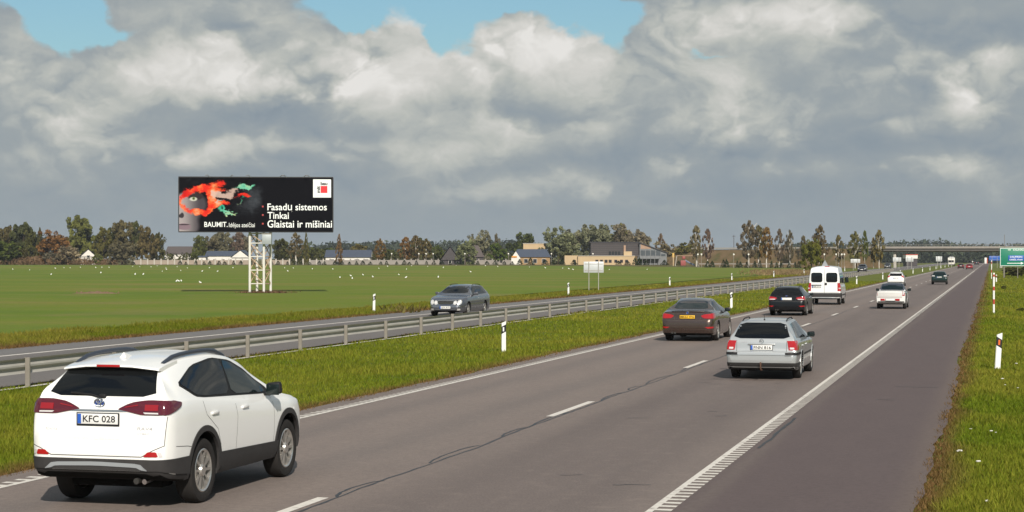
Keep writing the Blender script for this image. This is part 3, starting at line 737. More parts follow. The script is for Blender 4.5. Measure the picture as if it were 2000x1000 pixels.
# side glass
sw_ = chaikin([(-.42, 1.36), (.15, 1.515), (.75, 1.56), (.98, 1.55), (.86, 1.165), (.1, 1.19), (-.12, 1.215)], 1)
fw_ = chaikin([(1.03, 1.54), (1.3, 1.50), (1.62, 1.38), (2.02, 1.19), (2.05, 1.105), (.95, 1.155)], 1)
c.both('window_surround', chaikin([(-.47, 1.345), (.13, 1.53), (.75, 1.585), (1.3, 1.53), (1.68, 1.40), (2.15, 1.16), (2.16, 1.08), (.1, 1.17), (-.15, 1.195)], 1), 'S', M_BLACK, off=.003)
c.both('rear_door_window', sw_, 'S', M_GLASS, off=.008); c.both('front_door_window', fw_, 'S', M_GLASS2, off=.008)
c.patch('windscreen', chaikin([(-.62, 1.17), (.62, 1.17), (.54, 1.54), (-.54, 1.54)], 2), 'F', M_GLASS)
c.both('sill_cladding', [(.36, .53), (2.30, .49), (2.26, .29), (.42, .29)], 'S', M_GREYPL, off=.012)
for yc, a0, a1 in ((0, -12, 196), (2.66, -12, 196)):
    for m_, sd in (('S', 1), ('L', -1)):
        inner = [(yc + .425 * math.cos(math.radians(a)), .377 + .425 * math.sin(math.radians(a))) for a in range(a0, a1, 8)]
        outer = [(yc + .49 * math.cos(math.radians(a)), .377 + .49 * math.sin(math.radians(a))) for a in range(a0, a1, 8)]
        c.patch('arch_cladding', inner + outer[::-1], m_, M_GREYPL, off=.012, grid=.12, skirt=.04)
for m_ in 'SL':
    c.seam([(.93, 1.10), (.97, .9), (.92, .6), (.90, .28)], m_); c.seam([(2.14, 1.05), (2.17, .9), (2.15, .6), (2.12, .45)], m_); c.seam([(-.02, 1.14), (.05, .98), (.36, .80), (.45, .62), (.47, .50)], m_)
    pass
c.handles((.28, 1.22), .985, P_WHITE); c.mirror(2.0, 1.14, .89, M_BLACK, (.20, .12, .15)); c.rails(-.38, 1.25, .56, M_RAIL, .026, .028)
bm = bmesh.new(); 
vv = [bm.verts.new(p) for p in ((-.045, -.14, 0), (.045, -.14, 0), (.03, .12, 0), (-.03, .12, 0), (-.006, -.12, .06), (.006, -.12, .06))]
for f in ((0, 1, 5, 4), (1, 2, 5), (2, 3, 4, 5), (3, 0, 4)): bm.faces.new([vv[i] for i in f])
link('roof_antenna', bm_mesh('roof_antenna', bm), c.root, P_WHITE, (0, -.20, 1.625))
tubeo('rear_wiper', [(-.02, -.90, 1.225), (-.12, -.89, 1.25), (-.40, -.87, 1.265)], .012, M_BLACK, c.root); boxo('wiper_hub', (.09, .05, .05), (.02, -.885, 1.235), M_BLACK, c.root, bev=.015)
tubeo('exhaust_pipe', [(.48, -.95, .33), (.48, -.7, .34)], .035, M_RIMD, c.root, 10); tubeo('exhaust_pipe', [(.58, -.94, .325), (.58, -.7, .34)], .03, M_CHROME, c.root, 10)
boxo('rear_axle_housing', (1.2, .3, .12), (0, -.35, .27), M_UNDER, c.root, bev=.03)
c.place(388, 981, 0, 1.0); c.root.scale = (.95, .945, 1.025)
def arches(c, r, w, mat, off=.006):
    for yc in (0, c.wb):
        for m_ in 'SL':
            A = range(-6, 190, 9); zc = c.R + .015
            c.patch('arch_lip', [(yc + r * math.cos(math.radians(a)), zc + r * math.sin(math.radians(a))) for a in A] + [(yc + (r + w) * math.cos(math.radians(a)), zc + (r + w) * math.sin(math.radians(a))) for a in A][::-1], m_, mat, off=off, grid=.12, skirt=.03)
def doors(c, ys, z0, z1):
    for m_ in 'SL':
        for y in ys: c.seam([(y, z1), (y + .02, (z0 + z1) / 2), (y, z0)], m_)

# ---- silver estate in the right lane
P_SILVER = carpaint('silver_paint', (.43, .45, .46), .4, .3, .15)
c = Car('silver_estate', 'silver estate car with low tow hook, nearest car in the right lane', 'car', P_SILVER,
    top=[(-1.10, .55), (-1.095, .66), (-1.07, .69), (-1.02, .705), (-1.0, .80), (-.985, .92), (-.955, .99), (-.62, 1.38), (-.55, 1.415), (-.35, 1.435), (.5, 1.46), (1.1, 1.45), (1.5, 1.40), (2.35, 1.0), (2.5, .95), (3.0, .88), (3.35, .78), (3.5, .66), (3.57, .5)],
    bot=[(-1.10, .40), (-1.04, .30), (-.8, .22), (0, .20), (2.7, .20), (3.3, .22), (3.57, .36)],
    belt=[(-1.10, .94), (-.5, .95), (1, .93), (2.3, .90), (3.57, .8)],
    wid=[(-1.10, .74), (-1.07, .80), (-1.0, .84), (-.8, .86), (0, .87), (2.7, .87), (3.2, .82), (3.45, .70), (3.57, .5)],
    roofw=[(-1.10, .60), (-.6, .575), (0, .58), (1.2, .57), (2.3, .62), (3.57, .6)], wb=2.70, track=1.50, R=.31, W=.2, rimR=.215, style='multi', arch=.055, crown=.035)
rw = c.patch('rear_window', chaikin([(-.69, 1.0), (.69, 1.0), (.54, 1.37), (-.54, 1.37)], 1), 'R', M_GLASS, grid=.05)
for sg in (1, -1):
    f = lambda p: [(sg * a, b) for a, b in (p if sg > 0 else p[::-1])]
    o = c.patch('tail_lamp', f([(42, .945), (60, .955), (66, .73), (42.5, .725)]), 'P', M_RED, cy=-.30, off=.010, agrid=2.5, grid=.05)
    c.patch('reversing_lens', f([(44, .745), (48, .745), (48, .79), (44, .79)]), 'P', M_CLEAR, cy=-.30, off=.015, agrid=2.5, parent=o)
    c.patch('bumper_strip', f([(36, .665), (88, .665), (88, .61), (36, .61)]), 'P', M_BLACK, cy=-.30, off=.016, agrid=2.5)
c.patch('bumper_lower', [(-85, .42), (85, .42), (85, .26), (-85, .26)], 'P', M_GREYPL, cy=-.30, off=.008, agrid=2.5)
c.seam([(-.60, .95), (-.60, .64), (-.56, .60), (.56, .60), (.60, .64), (.60, .95)], 'R', .009)
c.seam([(-.84, .58), (-.56, .58)], 'R', .008); c.seam([(.56, .58), (.84, .58)], 'R', .008)
boxo('plate_light_bar', (.66, .05, .03), (0, -1.0, .862), P_SILVER, c.root, bev=.01)
c.plate(.785, 'FNN 816'); c.badge(0, .935, 'R', .05, 'vw'); c.letters('PASSAT', -.42, .90, .15, .022, mat=M_GREYINK)
c.both('rear_side_window', [(-.50, 1.0), (.02, .985), (.02, 1.35), (-.26, 1.335)], 'S', M_GLASS); c.both('rear_door_window', [(.07, .985), (.86, .97), (.86, 1.365), (.07, 1.352)], 'S', M_GLASS); c.both('front_door_window', [(.93, .97), (1.98, .945), (1.52, 1.27), (1.28, 1.35), (.93, 1.365)], 'S', M_GLASS)
c.patch('windscreen', [(-.62, 1.02), (.62, 1.02), (.52, 1.37), (-.52, 1.37)], 'F', M_GLASS)
c.both('rub_strip', [(.45, .60), (2.25, .60), (2.25, .56), (.45, .56)], 'S', M_GREYPL, off=.010); arches(c, .365, .02, P_SILVER, .012)
doors(c, (.05, .9, 2.0), .3, .94); c.handles((.22, 1.08), .80, P_SILVER); c.mirror(1.78, 1.0, .82, M_BLACK, (.19, .1, .13)); c.rails(-.35, .9, .53, M_BLACK, .015, .03)
tubeo('roof_antenna', [(0, -.42, 1.43), (0, -.50, 1.57)], .006, M_BLACK, c.root); boxo('antenna_base', (.035, .07, .03), (0, -.41, 1.44), M_BLACK, c.root, bev=.008)
tubeo('tow_hook', [(0, -.95, .24), (0, -1.16, .25), (0, -1.20, .30), (0, -1.20, .40)], .02, pmat('rusty_steel', (.10, .05, .03), .8), c.root, 8); boxo('tow_ball', (.05, .05, .05), (0, -1.20, .42), pmat('rusty_steel', (.10, .05, .03), .8), c.root, bev=.022)
c.place(1557, 738, 0, .955)

# ---- brown saloon in the left lane
P_BROWN = carpaint('brown_metallic_paint', (.090, .060, .050), .7, .25, .08, 1.0)
def saloon(name, label, paint, plate, estate=False, yellow=False):
    if estate:
        top = [(-1.13, .52), (-1.125, .66), (-1.10, .74), (-1.07, .80), (-1.05, .95), (-1.0, 1.03), (-.62, 1.38), (-.5, 1.42), (0, 1.45), (.8, 1.47), (1.25, 1.445), (1.6, 1.38), (2.4, 1.03), (2.6, .97), (3.2, .87), (3.5, .75), (3.62, .62), (3.68, .48)]
    else:
        top = [(-1.13, .52), (-1.125, .66), (-1.10, .74), (-1.07, .80), (-1.055, .95), (-1.04, 1.015), (-1.01, 1.03), (-.8, 1.035), (-.55, 1.06), (-.4, 1.09), (.15, 1.34), (.4, 1.41), (.7, 1.455), (.95, 1.465), (1.25, 1.445), (1.6, 1.38), (2.4, 1.03), (2.6, .97), (3.2, .87), (3.5, .75), (3.62, .62), (3.68, .48)]
    c = Car(name, label, 'car', paint, top=top,
        bot=[(-1.13, .40), (-1.08, .30), (-.8, .20), (0, .18), (2.9, .18), (3.4, .20), (3.68, .34)],
        belt=[(-1.13, .96), (-.6, .985), (.2, .98), (1, .95), (2.4, .91), (3.68, .8)],
        wid=[(-1.13, .72), (-1.10, .79), (-1.02, .865), (-.8, .905), (0, .92), (2.7, .92), (3.2, .88), (3.5, .76), (3.68, .5)],
        roofw=[(-1.13, .66), (-.4, .60), (.2, .575), (.8, .57), (1.3, .565), (2.4, .64), (3.68, .6)], wb=2.89, track=1.60, R=.33, W=.235, rimR=.235, style='five', arch=.05, crown=.035)
    for sg in (1, -1):
        f = lambda p: [(sg * a, b) for a, b in (p if sg > 0 else p[::-1])]
        o = c.patch('tail_lamp', chaikin(f([(31, .88), (37, .93), (50, .965), (64, .965), (68, .90), (66, .80), (42, .79), (36, .80)]), 1), 'P', M_RED, cy=-.30, off=.012, agrid=2.5, grid=.05)
        c.patch('clear_lens', f([(37, .805), (50, .805), (46, .845), (35, .845)]), 'P', M_CLEAR if estate else M_RED, cy=-.30, off=.018, agrid=2.5, grid=.04, parent=o)
        c.patch('bumper_reflector', f([(36, .50), (50, .52), (56, .50), (52, .465), (40, .455)]), 'P', M_RED, cy=-.30, off=.010, agrid=2.5, grid=.05)
    c.patch('bumper_lower', [(-60, .375), (60, .375), (60, .30), (-60, .30)], 'P', paint, cy=-.30, off=.012, agrid=2.5)
    c.patch('diffuser', [(-55, .36), (55, .36), (55, .27), (-55, .27)], 'P', M_UNDER, cy=-.30, off=.006, agrid=2.5)
    c.seam([(-.86, .735), (-.3, .715), (.3, .715), (.86, .735)], 'R', .012)
    c.seam([(-.50, .98), (-.44, .74)], 'R', .008); c.seam([(.50, .98), (.44, .74)], 'R', .008)
    c.plate(.845, plate, yellow=yellow, blue=not yellow); c.badge(0, .985, 'R', .04, 'roundel')
    tubeo('exhaust_pipe', [(-.52, -1.12, .30), (-.52, -.9, .30)], .035, M_RIMD, c.root, 10); tubeo('exhaust_pipe', [(-.42, -1.12, .30), (-.42, -.9, .30)], .035, M_RIMD, c.root, 10)
    if estate:
        c.patch('rear_window', chaikin([(-.66, 1.055), (.66, 1.055), (.56, 1.365), (-.56, 1.365)], 1), 'R', M_GLASS)
        c.both('rear_side_window', [(-.55, 1.05), (.02, 1.03), (.02, 1.36), (-.32, 1.345)], 'S', M_GLASS); c.both('rear_door_window', [(.07, 1.03), (.92, 1.01), (.92, 1.375), (.07, 1.362)], 'S', M_GLASS)
        c.rails(-.3, 1.1, .53, M_BLACK, .014, .03)
    else:
        c.patch('rear_window', chaikin([(-.60, 1.105), (.60, 1.105), (.50, 1.365), (-.50, 1.365)], 1), 'R', pmat('tinted_rear_glass', (.006, .014, .017), .05, spec=.4))
        c.both('rear_door_window', [(-.02, 1.06), (.22, 1.03), (.92, 1.01), (.92, 1.375), (.5, 1.345), (.2, 1.23)], 'S', M_GLASS)
        boxo('boot_lip', (1.1, .05, .018), (0, -1.035, 1.03), paint, c.root, bev=.007)
    c.both('front_door_window', [(.98, 1.01), (2.05, .975), (1.62, 1.27), (1.35, 1.355), (.98, 1.38)], 'S', M_GLASS)
    c.patch('windscreen', [(-.64, 1.06), (.64, 1.06), (.53, 1.39), (-.53, 1.39)], 'F', M_GLASS)
    arches(c, .378, .015, paint, .008); doors(c, (.12, .95, 2.1), .3, .98); c.handles((.28, 1.12), .84, paint); c.mirror(1.88, 1.02, .86, paint, (.20, .1, .13))
    c.seam([(-.3, .80), (1, .79), (2.8, .76)], 'S', .012, 'body_crease', mat=paint)
    return c
saloon('brown_saloon', 'brown metallic saloon with yellow number plate in the left lane', P_BROWN, 'MK53 YFG', yellow=True).place(1397, 665, 0, .985)
P_BLACK = carpaint('black_paint', (.005, .006, .008), 0, .3, .03, .35)
saloon('black_estate', 'black estate car between the brown saloon and the white van', P_BLACK, '', estate=True).place(1572, 616, 0, .985)

# ---- white van
P_VAN = carpaint('white_van_paint', (.78, .79, .79), 0, .4, .15)
c = Car('white_van', 'tall white van with two dark rear door windows in the left lane', 'van', P_VAN,
    top=[(-.92, .75), (-.915, 1.2), (-.905, 1.7), (-.87, 2.1), (-.82, 2.28), (-.74, 2.36), (-.5, 2.40), (.6, 2.43), (2.0, 2.42), (2.5, 2.34), (2.8, 2.14), (3.25, 1.55), (3.4, 1.30), (3.7, 1.16), (3.98, 1.0), (4.05, .8), (4.08, .6)],
    bot=[(-.92, .52), (-.88, .42), (0, .34), (3.0, .34), (3.8, .34), (4.08, .42)],
    belt=[(-.92, 1.25), (1, 1.25), (2.5, 1.22), (3.4, 1.1), (4.08, .9)],
    wid=[(-.92, .90), (-.91, .95), (-.86, .985), (-.7, 1.0), (3.0, 1.0), (3.6, .95), (3.9, .84), (4.08, .6)],
    roofw=[(-.92, .84), (-.5, .80), (2.2, .79), (2.8, .76), (3.4, .86), (4.08, .8)], wb=3.0, track=1.68, R=.335, W=.21, rimR=.21, style='disc', arch=.06, crown=.09, tumble=.045)
for x in (-.46, .46):
    c.patch('rear_door_window', chaikin([(x - .35, 1.40), (x + .35, 1.40), (x + .345, 2.0), (x - .345, 2.0)], 2), 'R', M_GLASS, off=.006)
for sg in (1, -1):
    f = lambda p: [(sg * a, b) for a, b in (p if sg > 0 else p[::-1])]
    o = c.patch('tail_lamp', f([(60, 1.36), (84, 1.36), (84, .86), (60, .86)]), 'P', M_RED, cy=-.45, off=.014, agrid=3, grid=.06)
    c.patch('clear_lens', f([(62, .99), (82, .99), (82, 1.07), (62, 1.07)]), 'P', M_CLEAR, cy=-.45, off=.020, agrid=3, parent=o)
c.seam([(0, 2.24), (0, .60)], 'R', .02); c.seam([(-.88, .78), (.88, .78)], 'R', .014)
c.seam([(-.86, 2.18), (-.885, 1.38)], 'R', .012); c.seam([(.86, 2.18), (.885, 1.38)], 'R', .012)
c.patch('rear_bumper', [(-88, .74), (88, .74), (88, .50), (-88, .50)], 'P', M_GREYPL, cy=-.45, off=.03, agrid=3)
boxo('door_latch', (.13, .03, .15), (.10, -.925, 1.30), M_BLACK, c.root, bev=.01)
boxo('plate_light_bar', (.62, .04, .05), (-.48, -.925, 1.225), M_BLACK, c.root, bev=.01)
c.plate(1.13, 'BJM 204', x=-.48); boxo('step_bumper', (1.2, .10, .03), (0, -.96, .44), M_SILVERPL, c.root, bev=.008)
bm = bmesh.new(); rb = [bm.verts.new(p) for p in ((-.2, 0, 0), (.2, 0, 0), (.02, 0, .36), (-.02, 0, .36), (-.2, .03, 0), (.2, .03, 0), (.02, .03, .36), (-.02, .03, .36))]
for q in ((0, 1, 2, 3), (7, 6, 5, 4), (0, 4, 5, 1), (1, 5, 6, 2), (2, 6, 7, 3), (3, 7, 4, 0)): bm.faces.new([rb[i] for i in q])
ts = link('roof_sign', bm_mesh('roof_sign', bm), c.root, M_SILVERPL, (0, -.42, 2.40))
boxo('high_brake_light', (.30, .04, .05), (.16, -.72, 2.375), M_RED, c.root, bev=.01)
c.both('cab_window', [(2.0, 1.32), (3.12, 1.27), (2.75, 1.95), (2.0, 2.0)], 'S', M_GLASS); c.both('side_window', [(.6, 1.34), (1.8, 1.33), (1.8, 1.99), (.6, 1.98)], 'S', M_GLASS); c.both('rear_side_window', [(-.75, 1.36), (.45, 1.35), (.45, 1.97), (-.72, 1.95)], 'S', M_GLASS)
c.patch('windscreen', [(-.75, 1.42), (.75, 1.42), (.66, 2.12), (-.66, 2.12)], 'F', M_GLASS)
c.both('rub_strip', [(.45, .66), (2.5, .66), (2.5, .56), (.45, .56)], 'S', M_GREYPL, off=.012); doors(c, (.5, 1.9, 3.05), .4, 1.3); c.mirror(2.95, 1.5, .97, M_BLACK, (.22, .12, .36))
c.place(1639, 595, 0, .975)

# ---- pickup, hatchbacks and far traffic
def hatch(name, label, paint, H=1.45, wide=.83, lamps='low', plate='', glass=None, est=.0, group=None, front=None, L=3.1, detail=True, style='multi'):
    k = H / 1.45
    c = Car(name, label, 'car', paint,
        top=[(-.80 - est, .50), (-.795 - est, .66), (-.77 - est, .74), (-.74 - est, .80), (-.72 - est, .92), (-.66 - est, 1.0 * k), (-.38 - est * .7, 1.36 * k), (-.2 - est * .5, 1.41 * k), (.5, 1.45 * k), (1.0, 1.44 * k), (1.4, 1.38 * k), (2.1, 1.0 * k), (2.3, .95 * k), (2.8, .86 * k), (3.1, .72), (3.25, .5)],
        bot=[(-.80 - est, .40), (-.75 - est, .28), (0, .20), (2.55, .20), (3.25, .32)], belt=[(-.80 - est, .95 * k), (1, .93 * k), (2.2, .90 * k), (3.25, .8)],
        wid=[(-.80 - est, wide - .15), (-.76 - est, wide - .08), (-.6 - est, wide - .01), (0, wide), (2.5, wide), (2.9, wide - .06), (3.25, wide - .32)],
        roofw=[(-.80 - est, wide - .24), (0, wide - .26), (1.2, wide - .27), (2.2, wide - .22), (3.25, wide - .2)], wb=2.5, track=wide * 2 - .2, R=.30, W=.19, rimR=.2, style=style, arch=.05, nst=70)
    y0 = -.80 - est
    c.patch('rear_window', chaikin([(-wide + .2, 1.02 * k), (wide - .2, 1.02 * k), (wide - .28, 1.345 * k), (-wide + .28, 1.345 * k)], 1), 'R', glass or M_GLASS)
    for sg in (1, -1):
        f = lambda p: [(sg * a, b) for a, b in (p if sg > 0 else p[::-1])]
        if lamps == 'low': c.patch('tail_lamp', f([(40, .93 * k), (66, .93 * k), (66, .76 * k), (42, .76 * k)]), 'P', M_RED, cy=y0 + .75, off=.012, agrid=3)
        elif lamps == 'pale':
            c.patch('tail_lamp', f([(38, .98 * k), (60, .98 * k), (62, .90 * k), (34, .90 * k)]), 'P', M_CLEAR, cy=y0 + .75, off=.012, agrid=3); c.patch('side_lamp', f([(58, .90 * k), (68, .90 * k), (66, .76 * k), (58, .76 * k)]), 'P', M_RED, cy=y0 + .75, off=.012, agrid=3)
        else: c.patch('tail_lamp', f([(44, 1.06 * k), (60, 1.06 * k), (64, .80 * k), (50, .84 * k), (42, .96 * k)]), 'P', M_RED, cy=y0 + .75, off=.014, agrid=3)
    c.patch('bumper_lower', [(-80, .42), (80, .42), (80, .26), (-80, .26)], 'P', M_GREYPL, cy=y0 + .8, off=.008, agrid=4)
    c.seam([(-.56, .94), (-.54, .66), (.54, .66), (.56, .94)], 'R', .01); c.plate(.80 * k, plate)
    c.both('rear_door_window', [(-.22 - est * .6, 1.03 * k), (.7, .985 * k), (.7, 1.355 * k), (-.02 - est * .4, 1.33 * k)], 'S', M_GLASS); c.both('front_door_window', [(.76, .985 * k), (1.74, .95 * k), (1.34, 1.25 * k), (1.1, 1.34 * k), (.76, 1.355 * k)], 'S', M_GLASS)
    c.patch('windscreen', [(-wide + .26, 1.04 * k), (wide - .26, 1.04 * k), (wide - .34, 1.36 * k), (-wide + .34, 1.36 * k)], 'F', M_GLASS)
    doors(c, (.73, 1.75), .3, .92 * k); c.mirror(1.58, .99 * k, wide - .05, M_BLACK if front is None else paint, (.17, .09, .12))
    for sg in (1, -1):
        f = lambda p: [(sg * a, b) for a, b in (p if sg > 0 else p[::-1])]
        c.patch('headlamp', f([(wide - .42, .62), (wide - .12, .64), (wide - .10, .76), (wide - .40, .74)]), 'F', M_LAMP, off=.01)
    c.patch('grille', [(-.34, .62), (.34, .62), (.36, .72), (-.36, .72)], 'F', M_BLACK, off=.006)
    c.patch('lower_grille', [(-.5, .36), (.5, .36), (.5, .46), (-.5, .46)], 'F', M_BLACK, off=.006)
    c.plate(.53, '', 'F', blue=False)
    return c
P_OFFWHITE = carpaint('off_white_paint', (.72, .72, .70), .0, .4, .15)
P_PICK = carpaint('pickup_white_paint', (.70, .70, .68), .0, .4, .2)
c = Car('white_pickup', 'small white pickup with plain tailgate in the right lane', 'pickup', P_PICK,
    top=[(-.86, .42), (-.855, .60), (-.85, .99), (-.845, 1.0), (-.70, 1.005), (.55, 1.01), (.62, 1.03), (.80, 1.32), (.95, 1.40), (1.3, 1.43), (1.6, 1.40), (1.8, 1.34), (2.4, 1.0), (2.6, .94), (3.0, .86), (3.25, .74), (3.4, .5)],
    bot=[(-.86, .36), (-.8, .30), (0, .24), (2.7, .22), (3.4, .32)], belt=[(-.86, .95), (1, .94), (2.4, .90), (3.4, .8)],
    wid=[(-.86, .76), (-.845, .78), (-.82, .79), (2.6, .80), (3.1, .76), (3.4, .52)], roofw=[(-.86, .70), (.6, .62), (1.3, .56), (2.4, .6), (3.4, .6)], wb=2.75, track=1.42, R=.30, W=.18, rimR=.19, style='disc', arch=.05, nst=90, high=(1.035, pmat('sky_toned_roof', (.035, .042, .06), .3, coat=.5)))  # cab top coloured dark blue-grey for the sky it would reflect
tg = boxo('tailgate', (1.34, .03, .34), (-.06, -.862, .80), P_PICK, c.root, bev=.01)
for z in (.08, 0, -.08): boxo('tailgate_rib', (1.2, .012, .022), (0, -.018, z), P_PICK, tg, bev=.005)
c.patch('bed_cover', [(-.68, -.80), (.68, -.80), (.62, .5), (-.62, .5)], 'T', pmat('grey_bed_cover', (.16, .16, .16), .7), off=.006)
c.patch('rear_window', chaikin([(-.60, 1.05), (.60, 1.05), (.545, 1.385), (-.545, 1.385)], 1), 'R', pmat('tinted_rear_glass', (.006, .014, .017), .05, spec=.4))
c.patch('roof_panel', [(-.545, .93), (.545, .93), (.535, 1.72), (-.535, 1.72)], 'T', pmat('sky_toned_roof', (.05, .06, .08), .3, coat=.6), off=.004)  # dark roof sheet, the sky's reflection put into the colour
for x in (-.44, .36): boxo('bumper_lamp', (.24, .03, .11), (x, -.875, .52), M_RED, c.root, bev=.008)
c.plate(.52, '', w=.5, x=-.04, blue=False)
c.patch('tail_lamp', [(.62, .98), (.75, .98), (.75, .74), (.62, .74)], 'R', M_RED, off=.012); c.patch('reversing_lens', [(.635, .95), (.72, .95), (.72, .80), (.635, .80)], 'R', M_CLEAR, off=.02)
c.patch('tail_lamp', [(-.75, .98), (-.735, .98), (-.735, .74), (-.75, .74)], 'R', M_RED, off=.012)
c.both('bed_side_shade', [(-.84, .96), (.55, .96), (.55, .45), (.40, .42), (-.84, .45)], 'S', pmat('shaded_bed_side', (.06, .055, .055), .5, coat=.3), off=.005)  # dark patch painting the shade on the pickup's sides
c.both('door_window', [(.95, 1.0), (2.05, .96), (1.68, 1.24), (1.45, 1.33), (.95, 1.33)], 'S', M_GLASS); doors(c, (.9, 2.1), .3, .94); c.mirror(1.85, 1.02, .78, M_BLACK, (.2, .1, .14))
c.patch('windscreen', [(-.58, 1.04), (.58, 1.04), (.5, 1.34), (-.5, 1.34)], 'F', M_GLASS)
boxo('bumper_bar', (1.3, .06, .07), (0, -.86, .40), M_GREYPL, c.root, bev=.012)
c.place(1767, 603, 0, 1.0)
hatch('white_estate', 'small white estate car with high red lamps, ahead of the pickup in the left lane', P_OFFWHITE, 1.47, .84, 'high', 'HRA 170', est=.25).place(1765, 559, 0, 1.0)
hatch('green_hatchback', 'dark green hatchback with pale rear lamps in the right lane ahead of the pickup', carpaint('dark_green_paint', (.003, .020, .019), .1, .3, .05, .4), 1.43, .84, 'pale', 'ZTB 518', M_GLASS2).place(1848.5, 555.5, 0, 1.0)

# ---- grey estate coming towards us
P_GREY = carpaint('blue_grey_metallic_paint', (.12, .125, .145), .6, .25, .10, .9)
c = Car('grey_estate', 'grey estate car with twin round headlamps driving towards us beyond the guard rail', 'car', P_GREY,
    top=[(-1.12, .50), (-1.1, .70), (-1.05, .78), (-1.02, .95), (-.95, 1.02), (-.55, 1.40), (-.4, 1.43), (.3, 1.475), (1.0, 1.475), (1.4, 1.43), (1.65, 1.36), (2.3, 1.05), (2.5, .985), (3.0, .92), (3.4, .82), (3.58, .74), (3.66, .62), (3.71, .48)],
    bot=[(-1.12, .38), (-.9, .24), (0, .20), (2.85, .20), (3.5, .20), (3.71, .30)], belt=[(-1.12, .96), (0, .97), (1, .95), (2.4, .93), (3.71, .8)],
    wid=[(-1.12, .70), (-1.0, .85), (-.6, .90), (0, .91), (2.9, .91), (3.3, .86), (3.5, .78), (3.62, .70), (3.71, .58)],
    roofw=[(-1.12, .62), (0, .60), (1.3, .58), (2.3, .66), (3.71, .6)], wb=2.85, track=1.57, R=.325, W=.22, rimR=.225, style='five', arch=.05, crown=.04)
c.patch('windscreen', chaikin([(-.66, 1.075), (.66, 1.075), (.555, 1.405), (-.555, 1.405)], 1), 'F', M_GLASS); c.patch('rear_window', [(-.6, 1.08), (.6, 1.08), (.55, 1.37), (-.55, 1.37)], 'R', M_GLASS)
g = c.patch('grille', chaikin([(-.38, .54), (.38, .54), (.45, .745), (-.45, .745)], 1), 'F', M_CHROME, off=.010); c.patch('grille_mesh', chaikin([(-.345, .56), (.345, .56), (.41, .725), (-.41, .725)], 1), 'F', M_BLACK, off=.016, parent=g)
for z in (.6, .64, .68): boxo('grille_bar', (.74, .012, .008), (0, c.ray('F', 0, z)[0].y + .014, z), M_CHROME, g)
for sg in (1, -1):
    for x, z, a, b in ((sg * .47, .645, .085, .10), (sg * .665, .665, .095, .115)):
        ol = [(x + a * math.cos(t), z + b * math.sin(t) + sg * a * math.cos(t) * .15) for t in np.linspace(0, 2 * math.pi, 20, endpoint=False)]
        h = c.patch('headlamp', ol, 'F', M_LAMP, off=.014, grid=.04)
        c.patch('lamp_lens', [((p - x) * .55 + x, (q - z) * .55 + z) for p, q in ol], 'F', M_CLEAR, off=.022, parent=h)
c.patch('lower_grille', chaikin([(-.62, .27), (.62, .27), (.55, .38), (-.55, .38)], 1), 'F', M_BLACK, off=.008); c.both('fog_lamp', chaikin([(.56, .29), (.70, .30), (.70, .37), (.58, .37)], 1), 'F', M_LAMP, off=.014)
c.patch('bumper_strip', [(-.80, .50), (.80, .50), (.80, .475), (-.80, .475)], 'F', M_CHROME, off=.008); c.plate(.425, 'LJN 870', 'F'); c.badge(0, .80, 'F', .045, 'ring')
c.seam([(-.5, .80), (-.56, .98)], 'F'); c.seam([(.5, .80), (.56, .98)], 'F')
c.both('rear_side_window', [(-.6, 1.05), (0, 1.03), (0, 1.385), (-.36, 1.365)], 'S', M_GLASS); c.both('rear_door_window', [(.05, 1.03), (.9, 1.01), (.9, 1.40), (.05, 1.39)], 'S', M_GLASS); c.both('front_door_window', [(.96, 1.01), (2.0, .985), (1.55, 1.29), (1.3, 1.375), (.96, 1.40)], 'S', M_GLASS)
arches(c, .375, .015, P_GREY, .008); doors(c, (.02, .93, 2.05), .3, .97); c.handles((.2, 1.1), .84, M_CHROME); c.mirror(1.85, 1.04, .86, P_GREY, (.2, .1, .13)); c.rails(-.3, 1.1, .55, M_BLACK, .015, .035)
c.patch('sill_strip', [(.4, .46), (2.45, .46), (2.45, .43), (.4, .43)], 'L', M_CHROME, off=.008)
c.place(911, 617.5, 0, 1.03, wheel=(-1, 1), flip=True)
DK = carpaint('dark_blue_paint', (.010, .013, .022), .2, .3, .05)
hatch('dark_oncoming_car', 'dark people carrier coming towards us on the opposite road, nearer of the two', DK, 1.62, .90, front=1).place(1691.5, 531.5, 0, 1.03, wheel=(-1, 1), flip=True)
hatch('dark_oncoming_car', 'small dark car coming towards us on the opposite road, farther of the two', DK, 1.5, .86, front=1).place(1739, 524.5, 0, 1.05, wheel=(-1, 1), flip=True)
P_RED = carpaint('red_paint', (.22, .010, .014), .1, .35, .1, .4); P_MAROON = carpaint('maroon_paint', (.06, .009, .012), .2, .35, .1, .4)
hatch('maroon_car', 'far maroon car with pale rear window in the left lane', P_MAROON, 1.46, .85, 'low', '', M_GLASS2, est=.2).place(1882, 524.8, 0, 1.0)
hatch('red_car', 'far bright red car in the right lane', P_RED, 1.42, .85, 'low', '').place(1899, 526.2, 0, 1.0)
hatch('far_black_car', 'far black car in the right lane beyond the red car', P_BLACK, 1.55, .9, 'low', '').place(1911.5, 517.5, 0, 1.1)
hatch('far_dark_car', 'tiny dark car farthest along the right lane', P_BLACK, 1.6, .9, 'low', '').place(1919, 513.6, 0, 1.1)
hatch('far_white_car', 'tiny white car far ahead in the left lane', P_OFFWHITE, 1.6, .9, 'low', '').place(1904, 513.5, 0, 1.1)
